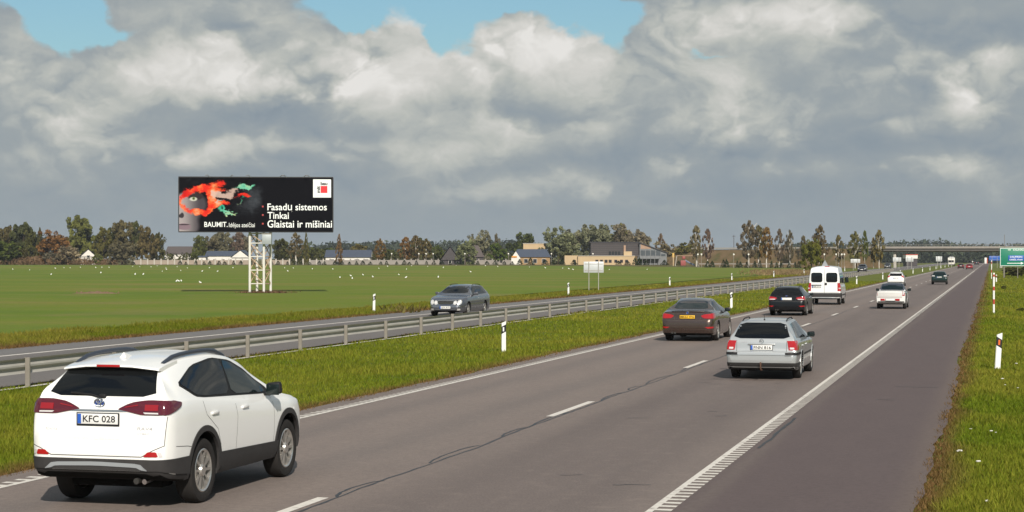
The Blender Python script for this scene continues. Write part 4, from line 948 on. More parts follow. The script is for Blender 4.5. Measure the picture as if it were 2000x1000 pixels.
# ------------------------------------------------------------------ guard rail beyond the middle strip
M_GALV = pmat('galvanised_steel', (.37, .355, .32), .55, metal=.05, var=.2, vscale=2.0)
M_GALVP = pmat('weathered_post_steel', (.215, .195, .165), .65, metal=.05, var=.25, vscale=4)
M_WHITEPL = pmat('white_plastic', (.80, .80, .78), .45, var=.06, vscale=6)
M_BAND = pmat('black_band', (.015, .015, .016), .5)
M_REFL = pmat('orange_reflector', (.80, .16, .04), .25, coat=.5)
M_REFW = pmat('white_reflector', (.78, .80, .82), .2, coat=.5)
M_REDP = pmat('red_stripe_paint', (.42, .06, .035), .5)
gr = tag(empty('guard_rail', (X_RAIL, 19.1, 0)), 'long grey steel guard rail along the far side of the grass middle strip', 'guard rail')
bm = bmesh.new(); add_box(bm, (.11, .055, .78), (0, 0, .25), bev=.008, seg=1); add_box(bm, (.07, .05, .02), (-.03, 0, .63))
POST = bm_mesh('post', bm)
prof = [(0, .29), (-.02, .31), (-.075, .345), (-.075, .385), (-.015, .435), (-.015, .475), (-.075, .525), (-.075, .565), (-.02, .60), (0, .62)]
PITCH = 4.0
def beam_mesh(n):
    vv = [(x - .055, y, z) for y in (0, PITCH * n) for x, z in prof]; k = len(prof)
    vv += [(x - .059, y, z) for y in (0, PITCH * n) for x, z in prof]
    ff = [(i, i + 1, k + i + 1, k + i) for i in range(k - 1)] + [(2 * k + i + 1, 2 * k + i, 3 * k + i, 3 * k + i + 1) for i in range(k - 1)]
    return mesh('beam', vv, ff)
BEAM = beam_mesh(1); POST.materials.append(M_GALVP); BEAM.materials.append(M_GALV)
for k in range(0, 95):
    p = link('post', POST, gr); p.location = (.02, k * PITCH, 0)
    b = link('beam', BEAM, gr); b.location = (0, k * PITCH, 0)

# ------------------------------------------------------------------ roadside marker posts
def delineator_meshes(kind):
    bm = bmesh.new(); H = .94; vs = []
    sec = [(-.07, -.02), (-.052, .038), (.052, .038), (.07, -.02), (.052, -.038), (-.052, -.038)]
    for z in (-.1, 0, .45, .68, .86): vs.append([bm.verts.new((x, y, z)) for x, y in sec])
    vs.append([bm.verts.new((x * .95, y, H - .03 + .03 * (x / .07))) for x, y in sec])
    for a, b in zip(vs, vs[1:]):
        for k in range(6): bm.faces.new((a[k], a[(k + 1) % 6], b[(k + 1) % 6], b[k]))
    bm.faces.new(vs[-1]); bmesh.ops.recalc_face_normals(bm, faces=bm.faces)
    post = bm_mesh('post', bm)
    b2 = bmesh.new(); r = []
    for z0, tilt in ((.58, .035), (.80, .035)): r.append([b2.verts.new((x * 1.04, y * 1.08, z0 + tilt * x / .06 * (1 if kind == 'left' else -1))) for x, y in sec])
    for k in range(6): b2.faces.new((r[0][k], r[0][(k + 1) % 6], r[1][(k + 1) % 6], r[1][k]))
    band = bm_mesh('band', b2)
    refl = bmesh.new(); add_box(refl, (.046, .012, .13), (0, -.044, .69), bev=.003, seg=1)
    rm = bm_mesh('reflector', refl)
    post.materials.append(M_WHITEPL); band.materials.append(M_BAND); rm.materials.append(M_REFL if kind == 'right' else M_REFW)
    return post, band, rm
ORD = ['nearest', 'second', 'third', 'fourth', 'fifth', 'sixth', 'seventh', 'eighth', 'ninth', 'tenth', 'eleventh', 'twelfth', 'thirteenth', 'fourteenth', 'fifteenth', 'sixteenth']
def delineators(pts, kind, label, group, tilt=None):
    P = delineator_meshes(kind)
    for i, (x, y, z) in enumerate(pts):
        o = tag(empty('marker_post', (x, y, z)), label % ORD[i], 'marker post', group)
        o.rotation_euler = (random.uniform(-.012, .012), random.uniform(-.02, .02) + (tilt or {}).get(i, 0), random.uniform(-.1, .1))
        pst = link('post', P[0], o); link('band', P[1], pst); link('reflector', P[2], pst)
def gp(px, py): x, y, z = ground(px, py); return (x, y, -.03)
g1 = gp(983, 683)
delineators([(-14.45, g1[1] + 50 * k, -.06) for k in range(14)], 'left', 'white marker post with black band in the middle strip, %s from the camera', 'marker posts in the middle strip')
g2 = gp(736, 608)
delineators([(-31.65, g2[1] + 45.4 * k, 0) for k in range(8)], 'left', 'white marker post with black band along the field edge, %s from the camera', 'marker posts along the field edge')
g3 = gp(1948, 719); g4 = gp(1986, 548)
delineators([(g3[0], g3[1], -.03)], 'right', 'white marker post with orange reflector on the right verge, %s to the camera', None, {0: .05})
x_, y_, z_ = ground(1946, 551); delineators([(x_, y_, -.03)], 'right', 'far white marker post with orange reflector, beside the %s tall striped pole', None)

# striped poles on the right verge
def striped_pole(px, py, h, label, bands):
    x, y, z = gp(px, py); o = tag(empty('striped_pole', (x, y, z)), label, 'pole', 'red and white poles on the right verge')
    pol = tubeo('pole', [(0, 0, -.1), (0, 0, h)], .05, M_WHITEPL, o, 10)
    for z0, z1 in bands: tubeo('red_band', [(0, 0, z0), (0, 0, z1)], .053, M_REDP, pol, 10)
striped_pole(1941, 612, 2.1, 'tall white pole with red bands on the right verge, nearest of the two', [(.50, .75), (1.20, 1.40), (1.90, 2.02)])
striped_pole(1936.5, 545, 2.6, 'tall white pole with red bands on the right verge, farther of the two', [(.9, 1.3), (2.1, 2.4)])
x, y, z = gp(1962, 541); o = tag(empty('lamp_pole', (x, y, z)), 'slender tall grey metal pole in front of the green direction sign', 'pole')
tubeo('pole', [(0, 0, -.1), (0, 0, 4), (0, 0, 6.4)], [.055, .045, .035], M_GALVP, o, 8); tubeo('collar', [(0, 0, 2.6), (0, 0, 2.75)], .08, M_GALVP, o, 8); boxo('pole_cap', (.12, .2, .06), (0, 0, 6.43), M_GALVP, o, bev=.02)
boxo('marker_panel', (.14, .03, 1.6), (-.12, -.06, 2.6), M_WHITEPL, o, bev=.01)

# ------------------------------------------------------------------ green direction sign
M_SGREEN = pmat('sign_green', (.004, .175, .105), .45); M_SBLUE = pmat('sign_blue', (.01, .085, .40), .45); M_SWHITE = pmat('sign_white', (.78, .80, .80), .45)
DS = 265.0; mpp = DS / F
def zpx(py, d): return CAMH + (HOR - py) / F * d
sx_, sy_ = at(1981, DS)
sg = tag(empty('direction_sign', (sx_, sy_, 0), YAW * .55), 'large green motorway direction sign with blue panel on the right verge', 'sign')
zb, zt = zpx(520, DS), zpx(484, DS); Wd = 55 * mpp
pn = boxo('panel', (Wd, .08, zt - zb), (0, 0, (zb + zt) / 2), M_SGREEN, sg, bev=.02); H2 = zt - zb
for sgn in (-1, 1):
    boxo('border_strip', (.06, .01, H2 - .1), (sgn * (Wd / 2 - .08), -.046, 0), M_SWHITE, pn); boxo('border_strip', (Wd - .22, .01, .06), (0, -.046, sgn * (H2 / 2 - .08)), M_SWHITE, pn)
boxo('blue_panel', (2.25, .02, .80), (.25, -.047, -.16), M_SBLUE, pn, bev=.006)
def sign_text(t, w, h, x, z, m=M_SWHITE, y=-.06):
    o = link('lettering', text_mesh(t, w, h, .015), pn, m); o.location = (x, y, z); o.rotation_euler = (math.pi / 2, 0, 0); o['kind'] = 'stuff'
sign_text('KAUNAS', 1.5, .24, .60, H2 / 2 - .42, y=-.05); sign_text('DAUPARAI', 1.75, .24, .25, -.10); sign_text('DREŠLYNAI', 1.85, .28, .25, -.50)
boxo('route_number_panel', (.6, .015, .26), (-.70, -.05, H2 / 2 - .30), pmat('route_green', (.02, .26, .12), .5), pn, bev=.005); sign_text('E85', .42, .18, -.70, H2 / 2 - .39, y=-.062)
boxo('arrow_shaft', (2.0, .012, .09), (-.05, -.05, -.92), M_SWHITE, pn)
bm = bmesh.new(); bm.faces.new([bm.verts.new(p) for p in ((0, 0, -.2), (.42, 0, 0), (0, 0, .2))]); link('arrow_head', bm_mesh('arrow_head', bm), pn, M_SWHITE, (.93, -.056, -.92))
for x in (-Wd * .36, Wd * .12, Wd * .4): tubeo('leg', [(x, .1, -.6), (x, .1, zt - .2)], .06, M_GALVP, sg, 8)

# blank sign backs beside the opposite road
M_SBACK = pmat('sign_back_metal', (.50, .52, .53), .45, metal=.2, var=.08)
def signback(px0, px1, py0, py1, base, label, legs=2, group=None, d=None):
    d = d or CAMH * F / (base - HOR); x, y = at((px0 + px1) / 2, d); m = d / F; w = (px1 - px0) * m
    z0, z1 = zpx(py1, d), zpx(py0, d); o = tag(empty('road_sign', (x, y, 0), YAW), label, 'sign', group)
    p = boxo('panel', (w, .04, z1 - z0), (0, 0, (z0 + z1) / 2), M_SBACK, o, bev=.01)
    for z in (.3, -.3): boxo('bracket', (w * .9, .03, .05), (0, -.036, z * (z1 - z0)), M_GALV, p)
    for k in range(legs):
        xx = 0 if legs == 1 else (-w * .24 + k * w * .48); tubeo('leg', [(xx, -.085, -.1), (xx, -.085, z1 - .02)], .035 if d < 250 else .05, M_GALV, o, 8)
    return o
signback(1140, 1179, 511, 532.5, 568, 'blank back of a pale two-legged road sign at the field edge')
signback(1661.5, 1680, 506, 513.5, 521, 'blank back of a pale road sign behind the nearer dark oncoming car', d=430)
signback(1744, 1760, 503, 511, 520, 'blank back of a pale road sign under the bridge pier, left of a pair', d=470)
signback(1769, 1784, 502, 511, 520, 'blank back of a pale road sign under the bridge, right of a pair', d=480)
signback(1828, 1840, 501, 510.5, 517, 'small pale square road sign back under the middle of the bridge', d=520)
signback(1854, 1863, 501.5, 505, 517, 'pale narrow sign back above the far traffic', 1, d=540)
[q for q in signback(1932, 1953, 500, 509, 514, 'blue motorway sign beyond the bridge beside the green sign', 2, d=540).children if q.name.startswith('panel')][0].data.materials[0] = M_SBLUE

# ------------------------------------------------------------------ billboard in the field
BD = CAMH * F / (572 - HOR); BD2 = BD - .85; bm_ = BD2 / F
bx, by = at(507, BD); ang = math.atan2(-bx, by)     # faces the road
bb = tag(empty('billboard', (bx, by, 0), ang * .85), 'big black billboard with a painted face on a white lattice tower in the field', 'billboard')
ux = lambda px: (px - 507) * bm_ ; W_, H_ = 297 * bm_, 105 * bm_; xc = ux(501.5); zc = zpx(399.5, BD2)
def mat_print():
    m = bpy.data.materials.new('billboard_print'); m.use_nodes = True; t = NT(m.node_tree); b = m.node_tree.nodes['Principled BSDF']
    o = t.n('ShaderNodeTexCoord').outputs['Object']
    uv = t.v('ADD', t.v('MULTIPLY', o, (1 / W_, 0, 1 / H_)), (.5, 0, .5)); s = t.n('ShaderNodeSeparateXYZ'); t.put(s.inputs[0], uv); U, V = s.outputs[0], s.outputs[2]
    wv = t.v('ADD', t.v('SUBTRACT', t.noise(o, .8, 3, .55, col=True), (.5, .5, .5)), t.v('MULTIPLY', t.v('SUBTRACT', t.noise(t.v('MULTIPLY', o, (1, 1, 2.2)), 3.0, 4, .65, col=True), (.5, .5, .5)), (.35, .35, .35)))
    def field(lst, warp):
        uw = t.m('ADD', U, t.m('MULTIPLY', sw.outputs[0], warp * .35)); vw = t.m('ADD', V, t.m('MULTIPLY', sw.outputs[2], warp)); acc = None
        for cu, cv, ru, rv, w in lst:
            a = t.m('MULTIPLY', t.m('SUBTRACT', uw, cu), 1 / ru); c_ = t.m('MULTIPLY', t.m('SUBTRACT', vw, cv), 1 / rv)
            q = t.m('MULTIPLY', t.m('POWER', .3679, t.m('MULTIPLY_ADD', a, a, t.m('MULTIPLY', c_, c_))), w); acc = q if acc is None else t.m('ADD', acc, q)
        return acc
    sw = t.n('ShaderNodeSeparateXYZ'); t.put(sw.inputs[0], wv)
    c = (.003, .003, .005, 1)
    c = t.mix(t.m('MULTIPLY', t.step(t.m('ADD', field([(.48, .6, .12, .3, .6), (.32, .3, .15, .2, .3), (.08, .9, .1, .2, .35)], .3), t.m('MULTIPLY', sw.outputs[1], .9)), .25, 1.0), .5), c, (.11, .125, .15, 1))
    skin = field([(.03, .33, .10, .33, 1.0), (.09, .52, .10, .2, 1.0), (.05, .06, .085, .14, .8)], .03)
    c = t.mix(t.step(skin, .38, .75), c, t.mix(t.step(U, .0, .14), (.30, .265, .275, 1), (.055, .048, .058, 1)))
    c = t.mix(t.step(field([(.02, .30, .014, .06, 1), (.0, .285, .02, .03, .9)], .02), .35, .75), c, (.035, .03, .035, 1))
    c = t.mix(t.step(field([(.028, .105, .045, .055, 1), (.035, .065, .04, .04, .8)], .02), .40, .62), c, (.19, .135, .165, 1))
    c = t.mix(t.step(field([(.03, .125, .046, .012, 1)], .02), .35, .7), c, (.02, .015, .018, 1))
    def ring(cu, cv, ru, rv, wd, warp):
        a = t.m('MULTIPLY', t.m('SUBTRACT', t.m('ADD', U, t.m('MULTIPLY', sw.outputs[0], warp * .35)), cu), 1 / ru); b_ = t.m('MULTIPLY', t.m('SUBTRACT', t.m('ADD', V, t.m('MULTIPLY', sw.outputs[2], warp)), cv), 1 / rv)
        r = t.m('SUBTRACT', t.m('SQRT', t.m('MULTIPLY_ADD', a, a, t.m('MULTIPLY', b_, b_))), 1.0); r = t.m('DIVIDE', r, wd)
        return t.m('POWER', .3679, t.m('MULTIPLY', r, r))
    red = t.m('ADD', t.m('MULTIPLY', ring(.115, .575, .105, .215, .30, .26), .72), field([(.15, .79, .07, .05, .5), (.215, .62, .035, .12, .75), (.16, .37, .06, .05, .5), (.04, .70, .035, .06, .4), (.23, .76, .05, .09, .8), (.27, .90, .045, .06, .8), (.21, .88, .03, .04, .5), (.25, .47, .05, .06, .8), (.30, .52, .035, .04, .7), (.31, .78, .05, .03, .5), (.41, .675, .05, .035, 1.0), (.445, .635, .03, .02, .8), (.35, .63, .04, .015, .5)], .20))
    fine = t.noise(t.v('MULTIPLY', o, (1.2, 1, 3)), 4.0, 5, .75); red = t.m('ADD', red, t.m('MULTIPLY', t.m('SUBTRACT', fine, .5), 1.1))
    c = t.mix(t.step(red, .42, .78), c, t.ramp(t.m('ADD', sw.outputs[0], .5), [(.3, (.45, .008, .008)), (.48, (.62, .028, .014)), (.58, (.72, .14, .04)), (.72, (.66, .34, .22))]))
    c = t.mix(t.m('MULTIPLY', t.step(field([(.25, .68, .045, .07, 1), (.31, .66, .05, .10, .7), (.26, .52, .035, .02, .8), (.36, .78, .05, .08, .6)], .4), .42, .70), .8), c, (.50, .36, .32, 1))
    c = t.mix(t.step(field([(.30, .37, .035, .05, 1), (.35, .38, .035, .03, .7), (.42, .86, .035, .07, .9), (.455, .82, .04, .07, .8), (.37, .83, .03, .05, .5), (.40, .57, .03, .03, .6)], .5), .42, .75), c, t.ramp(t.m('ADD', sw.outputs[2], .5), [(.35, (.02, .30, .20)), (.55, (.16, .42, .30)), (.7, (.45, .45, .22))]))
    c = t.mix(t.step(field([(.095, .64, .05, .07, 1), (.13, .66, .03, .06, .7)], .04), .42, .72), c, (.03, .020, .022, 1))
    c = t.mix(t.step(field([(.092, .60, .034, .05, 1)], .01), .45, .75), c, (.45, .45, .40, 1))
    c = t.mix(t.step(field([(.094, .61, .013, .04, 1)], 0), .45, .7), c, (.13, .17, .07, 1))
    c = t.mix(t.step(field([(.094, .61, .005, .016, 1)], 0), .45, .7), c, (.01, .01, .01, 1))
    t.put(b.inputs['Base Color'], c); b.inputs['Roughness'].default_value = .6; b.inputs['Specular IOR Level'].default_value = .06
    return m
bd = boxo('panel', (W_, .05, H_), (xc, -.85, zc), mat_print(), bb)
M_TOWER = pmat('white_tower_paint', (.62, .60, .55), .6, var=.2, vscale=1.2); M_RUST = pmat('rusty_brace', (.42, .30, .20), .75, var=.35, vscale=2.5)
for z in (-1, 1): boxo('frame_edge', (W_ + .12, .12, .08), (0, .06, z * (H_ / 2 + .04)), M_BAND, bd)
for x in (-1, 1): boxo('frame_edge', (.08, .12, H_), (x * (W_ / 2 + .04), .06, 0), M_BAND, bd)
for k in range(9): boxo('back_rib', (.08, .5, H_ - .2), (-W_ / 2 + .3 + k * (W_ - .6) / 8, .29, 0), M_BAND, bd)
for k, px in enumerate((413, 450, 492, 546, 561, 592, 607)):
    tubeo('lamp_arm', [(ux(px), -.80, zpx(347, BD2)), (ux(px) + (.25 if k % 2 else -.2), -1.3, zpx(342.5, BD2)), (ux(px) + (.35 if k % 2 else -.35), -1.6, zpx(344, BD2))], .025, M_GALVP, bb, 5)
def btext(t, x0, x1, ybase, ytop, m=M_SWHITE, bold=.02, nm='lettering', rot=0):
    me = text_mesh(t, (x1 - x0) * bm_, (ybase - ytop) * bm_, bold); o = link(nm, me, bd, m)
    o.location = (ux((x0 + x1) / 2) - xc, -.032, zpx(ybase, BD2) - zc); o.rotation_euler = (math.pi / 2, 0, 0); o['kind'] = 'stuff'; return o
btext('Fasadų sistemos', 523.5, 639, 414.5, 397.5, bold=.01); btext('Tinkai', 523.5, 565, 427.5, 414, bold=.01); btext('Glaistai ir mišiniai', 523.5, 649, 444.5, 430, bold=.01)
btext('BAUMIT.', 401.5, 446.5, 443.5, 433.5, bold=.012); btext('Idėjos ateičiai', 449, 499, 446.5, 434.5, bold=.0)
for y in (403.5, 420, 437):
    boxo('bullet', (3.2 * bm_, .01, 3.2 * bm_), (ux(514.5) - xc, -.03, zpx(y, BD2) - zc), pmat('dull_red_print', (.35, .04, .04), .6), bd, bev=.004)
lg = boxo('logo_panel', (35 * bm_, .012, 35.5 * bm_), (ux(629.7) - xc, -.032, zpx(367.7, BD2) - zc), M_SWHITE, bd)
boxo('logo_square', (13.2 * bm_, .008, 13.8 * bm_), (3.8 * bm_, -.011, -2.0 * bm_), pmat('logo_red', (.70, .012, .02), .5), lg)
for tx, w, h, x, z, r in (('bau', 13.5, 7, 3.8, 6.2, 0), ('mit', 13.5, 7, -12.3, -2.2, 1), ('baumit.com', 22, 2.6, 0, -14, 0)):
    o = link('logo_lettering', text_mesh(tx, w * bm_, h * bm_, .04 if len(tx) < 4 else 0), lg, M_INK if len(tx) < 4 else M_GREYINK); o['kind'] = 'stuff'
    o.location = (x * bm_, -.012, z * bm_); o.rotation_euler = (math.pi / 2, -math.pi / 2 if r else 0, 0)
    if r: o.location = (-3.6 * bm_, -.012, -2.2 * bm_); o.rotation_euler = Matrix.Rotation(math.pi / 2, 3, 'X').to_euler(); o.rotation_euler = (Matrix.Rotation(math.pi / 2, 3, 'Y').inverted() @ Matrix.Rotation(math.pi / 2, 3, 'X')).to_euler()
# lattice tower: four legs, horizontals and diagonals
lx = [ux(488.5), ux(500.6), ux(527.5), ux(516)]; ly = [-.35, .95, .85, -.5]; ztw = zpx(452, BD2) + .15
for x, y in zip(lx, ly): tubeo('tower_leg', [(x, y, -.2), (x, y, ztw)], .105, M_TOWER, bb, 10)
lv = [.75, 1.85, 2.95, 4.05, 4.85]
for i in range(4):
    j = (i + 1) % 4
    for z in lv: tubeo('tower_rung', [(lx[i], ly[i], z), (lx[j], ly[j], z)], .045, M_TOWER if i == 3 else M_RUST, bb, 6)
    for a, b in zip(lv, lv[1:]):
        tubeo('tower_brace', [(lx[i], ly[i], a), (lx[j], ly[j], b)], .04, M_RUST, bb, 6)
        if i in (0, 2): tubeo('tower_brace', [(lx[j], ly[j], a), (lx[i], ly[i], b)], .04, M_RUST, bb, 6)
bxx = boxo('control_box', (18 * bm_, .7, 20 * bm_), (ux(522), -.55, zpx(467, BD2)), pmat('grey_control_box', (.34, .37, .38), .5, metal=.2, var=.1), bb, bev=.02)
boxo('box_lid', (19 * bm_, .75, .06), (0, 0, 10 * bm_), M_GALV, bxx)
for y in (-.4, .9): boxo('head_beam', (W_ * .5, .16, .2), (xc, y, ztw + .0), M_BAND, bb)
for x in (-3, 0, 3): boxo('head_tie', (.12, 1.7, .16), (xc + x, .05, ztw + .18), M_BAND, bb)
# ------------------------------------------------------------------ foliage
def foliage_mat(name, base, trans=.35, tint=True):
    m = bpy.data.materials.new(name); m.use_nodes = True; t = NT(m.node_tree); m.node_tree.nodes.clear()
    at_ = t.n('ShaderNodeAttribute'); at_.attribute_name = 'tone'
    col = t.mix(1.0, (*base, 1), at_.outputs['Color'], 'MULTIPLY')
    if tint: col = t.mix(1.0, col, t.n('ShaderNodeObjectInfo').outputs['Color'], 'MULTIPLY')
    d = t.n('ShaderNodeBsdfDiffuse'); tr = t.n('ShaderNodeBsdfTranslucent'); t.put(d.inputs[0], col); t.put(tr.inputs[0], col)
    mx = t.n('ShaderNodeMixShader'); mx.inputs[0].default_value = trans; m.node_tree.links.new(d.outputs[0], mx.inputs[1]); m.node_tree.links.new(tr.outputs[0], mx.inputs[2])
    o = t.n('ShaderNodeOutputMaterial'); m.node_tree.links.new(mx.outputs[0], o.inputs[0]); return m
M_LEAF = foliage_mat('leaves', (1, 1, 1), .3)
M_BARK = pmat('grey_brown_bark', (.075, .055, .042), .9, var=.3, vscale=1.5, spec=.1); M_BIRCH = pmat('white_birch_bark', (.60, .56, .50), .8, var=.3, vscale=2, spec=.1)
def tone_attr(me, tones):
    a = me.color_attributes.new('tone', 'FLOAT_COLOR', 'POINT'); a.data.foreach_set('color', np.asarray(tones, np.float32).ravel())
def leaf_mesh(name, centers, radii, tones, per, size, rs, flat=1.0):
    V, Fc, T = [], [], []
    k = 0
    for (cx, cy, cz), r, tn in zip(centers, radii, tones):
        n = per; d = rs.normal(size=(n, 3)); d /= np.linalg.norm(d, axis=1)[:, None]
        p = d * (r * rs.uniform(.35, 1, n) ** .6)[:, None]; p[:, 2] *= flat; p += (cx, cy, cz)
        a = rs.normal(size=(n, 3)); a -= d * (a * d).sum(1)[:, None] * .55; a /= np.linalg.norm(a, axis=1)[:, None]
        b = np.cross(a, d + rs.normal(size=(n, 3)) * .6); b /= np.linalg.norm(b, axis=1)[:, None]
        s = (size * rs.uniform(.6, 1.4, n))[:, None]
        q = np.stack([p - a * s, p - b * s * .6, p + a * s, p + b * s * .6], 1).reshape(-1, 3); V.append(q)
        f = np.arange(n * 4).reshape(-1, 4) + k; Fc.append(f); k += n * 4
        tt = tn * rs.uniform(.75, 1.25, n); T.append(np.repeat(np.stack([tt, tt, tt * .95, np.ones(n)], 1), 4, 0))
    V = np.concatenate(V); Fc = np.concatenate(Fc); me = bpy.data.meshes.new(name)
    me.vertices.add(len(V)); me.vertices.foreach_set('co', V.ravel()); nf = len(Fc)
    me.loops.add(nf * 4); me.loops.foreach_set('vertex_index', Fc.ravel()); me.polygons.add(nf); me.polygons.foreach_set('loop_start', np.arange(nf) * 4)
    me.update(calc_edges=True); me.validate(); tone_attr(me, np.concatenate(T)); me.materials.append(M_LEAF); return me
def crown(kind, seed):             # unit tree: height 1, crown width about 1
    rs = np.random.RandomState(seed); C, R, T = [], [], []
    def put(x, y, z, r): C.append((x, y, z)); R.append(r); T.append(rs.uniform(.55, 1.25))
    if kind == 'round':
        lobes = [(rs.uniform(-.28, .28), rs.uniform(-.28, .28), rs.uniform(.42, .82), rs.uniform(.16, .26)) for _ in range(8)] + [(0, 0, .62, .32)]
        for x, y, z, r in lobes:
            for _ in range(9):
                d = rs.normal(size=3); d /= np.linalg.norm(d); put(x + d[0] * r, y + d[1] * r, min(.97, z + d[2] * r * .75), rs.uniform(.06, .11))
        for _ in range(26): put(rs.uniform(-.4, .4), rs.uniform(-.4, .4), rs.uniform(.18, .5), rs.uniform(.05, .1))
        return leaf_mesh('crown', C, R, T, 44, .036, rs, .8)
    if kind == 'birch':
        for _ in range(95):
            z = rs.uniform(.25, 1.0); w = .5 * math.sin(math.pi * min(1, max(0, (z - .18) / .84)) ** .85) ** .8 * rs.uniform(.2, 1); a = rs.uniform(0, 6.28)
            put(w * math.cos(a), w * math.sin(a), z - .03, rs.uniform(.04, .085))
        return leaf_mesh('crown', C, R, T, 34, .030, rs, .75)
    if kind == 'cone':
        for _ in range(110):
            z = rs.uniform(.05, 1.0) ; w = .5 * (1 - z) ** .8 * rs.uniform(.5, 1) + .02; a = rs.uniform(0, 6.28); put(w * math.cos(a), w * math.sin(a), z, rs.uniform(.035, .075) * (1.2 - z * .5))
        return leaf_mesh('crown', C, R, T, 26, .032, rs, .7)
    if kind == 'willow':
        lobes = [(rs.uniform(-.33, .33), rs.uniform(-.33, .33), rs.uniform(.35, .78), rs.uniform(.15, .25)) for _ in range(11)]
        for x, y, z, r in lobes:
            for _ in range(11):
                d = rs.normal(size=3); d /= np.linalg.norm(d); put(x + d[0] * r, y + d[1] * r, max(.05, min(.98, z + d[2] * r * .85)), rs.uniform(.05, .09))
        for _ in range(30): put(rs.uniform(-.45, .45), rs.uniform(-.45, .45), rs.uniform(.05, .4), rs.uniform(.05, .09))
        return leaf_mesh('crown', C, R, T, 40, .030, rs, .95)
    if kind == 'shrub':
        for _ in range(70):
            d = rs.normal(size=3); d /= np.linalg.norm(d); k = rs.uniform(.55, 1); put(d[0] * .42 * k, d[1] * .42 * k, max(.06, .48 + d[2] * .45 * k), rs.uniform(.07, .12))
        return leaf_mesh('crown', C, R, T, 28, .046, rs, .9)
def trunk(kind, seed):
    rs = random.Random(seed); bm = bmesh.new(); r0 = {'birch': .034, 'round': .03, 'willow': .04, 'cone': .02, 'shrub': .02}[kind]; h = {'birch': .9, 'round': .75, 'willow': .6, 'cone': .8, 'shrub': .4}[kind]
    pts = [(rs.uniform(-.012, .012) * i, rs.uniform(-.012, .012) * i, -.03 + h * i / 5) for i in range(6)]
    add_tube(bm, pts, [r0 * (1.15 - .17 * i) for i in range(6)], 6)
    for i in range(7):
        b = pts[rs.randint(2, 4)]; a = rs.uniform(0, 6.28); l = rs.uniform(.15, .33)
        add_tube(bm, [b, (b[0] + l * .5 * math.cos(a), b[1] + l * .5 * math.sin(a), b[2] + l * .5), (b[0] + l * math.cos(a), b[1] + l * math.sin(a), b[2] + l * .8)], [r0 * .5, r0 * .3, r0 * .12], 4)
    me = bm_mesh('trunk', bm, True); me.materials.append(M_BIRCH if kind == 'birch' else M_BARK); return me
TM = {k: [(crown(k, 11 * i + len(k)), trunk(k, i + 3)) for i in range(n)] for k, n in (('round', 4), ('birch', 4), ('cone', 2), ('willow', 3), ('shrub', 3))}
G_DARK, G_MID, G_OLIVE, G_WILLOW, G_BROWN, G_RUST, G_YEL, G_GREYB, G_PURP, G_THUJA = (.085, .092, .032), (.110, .122, .034), (.165, .156, .048), (.225, .212, .125), (.145, .120, .052), (.205, .125, .048), (.175, .165, .030), (.170, .155, .095), (.175, .140, .090), (.040, .062, .026)
NAMES = {'round': 'broadleaf_tree', 'birch': 'birch_tree', 'cone': 'conical_tree', 'willow': 'willow_tree', 'shrub': 'shrub'}
_tc = [0]
def tree(kind, px, d, top, wpx, col, label, group=None, name=None):
    x, y = at(px, d); z = gz(x, y) - .05; H = (CAMH + (HOR - top) / F * d) - z; W = wpx * d / F * {'birch': 1.25, 'willow': 1.15}.get(kind, 1.0); i = _tc[0]; _tc[0] += 1
    cm, tm = TM[kind][i % len(TM[kind])]; o = tag(empty(name or NAMES[kind], (x, y, z), random.uniform(0, 6.28)), label, 'shrub' if kind == 'shrub' else 'tree', group)
    cr = link('crown', cm, o); cr.scale = (W, W, H); cr.color = (*[c * random.uniform(.9, 1.12) for c in col], 1)
    tk = link('trunk', tm, o); tk.scale = (W * .95, W * .95, H)
    return o
GL = 'trees beyond the field'
T = tree
T('round', -18, 625, 436, 62, G_DARK, 'dark tree cut by the left edge of the picture'); T('round', 12, 640, 431, 56, G_BROWN, 'brown green tree at the left end of the wood, second from the left edge'); T('round', 44, 635, 433, 54, G_DARK, 'dark tree third from the left edge of the picture')
T('cone', 78, 630, 446, 26, G_DARK, 'narrow dark conical tree between the left wood and the rust bush'); T('round', 64, 632, 447, 42, G_DARK, 'low dark tree just left of the narrow conical tree')
T('shrub', 14, 590, 470, 70, G_MID, 'bright green bushy shrub in the far left corner of the field'); T('shrub', 40, 592, 482, 40, G_DARK, 'small dark shrub right of the bright far left shrub')
T('willow', 112, 600, 447, 62, G_RUST, 'rusty brown rounded bush left of the white gabled house'); T('shrub', 133, 592, 479, 56, G_WILLOW, 'pale olive shrub in front of the rusty brown bush'); T('shrub', 100, 594, 490, 40, G_GREYB, 'low grey brown shrub below the rusty brown bush')
T('round', 150, 640, 420, 66, G_OLIVE, 'tallest olive tree above the white gabled house'); T('round', 172, 645, 438, 44, G_DARK, 'dark tree right behind the tallest olive tree')
for k, (px, top, w, cc, lb) in enumerate(((203, 440, 44, G_MID, 'first green'), (222, 432, 46, G_DARK, 'second dark'), (245, 429, 52, G_BROWN, 'third, highest brown'), (268, 431, 46, G_DARK, 'fourth dark'), (288, 437, 44, G_BROWN, 'fifth brown'), (306, 446, 34, G_DARK, 'last dark'))):
    T('round', px, 630 + (k % 2) * 15, top, w, cc, lb + ' tree of the grove right of the white gabled house', 'grove right of the gabled house')
T('willow', 238, 590, 469, 54, G_GREYB, 'rounded grey brown bush standing in front of the grove'); T('shrub', 190, 590, 494, 26, G_OLIVE, 'small olive shrub right beside the white gabled house')
for k, (px, top, w, cc, lb) in enumerate(((392, 457, 36, G_MID, 'green'), (412, 452, 40, G_GREYB, 'wide grey'), (436, 449, 42, G_GREYB, 'highest grey brown'), (458, 452, 38, G_PURP, 'purplish'), (478, 456, 30, G_GREYB, 'rightmost grey'))):
    T('round', px, 690 + 8 * k, top, w, cc, lb + ' tree behind the long white house under the billboard', 'trees behind the long white house')
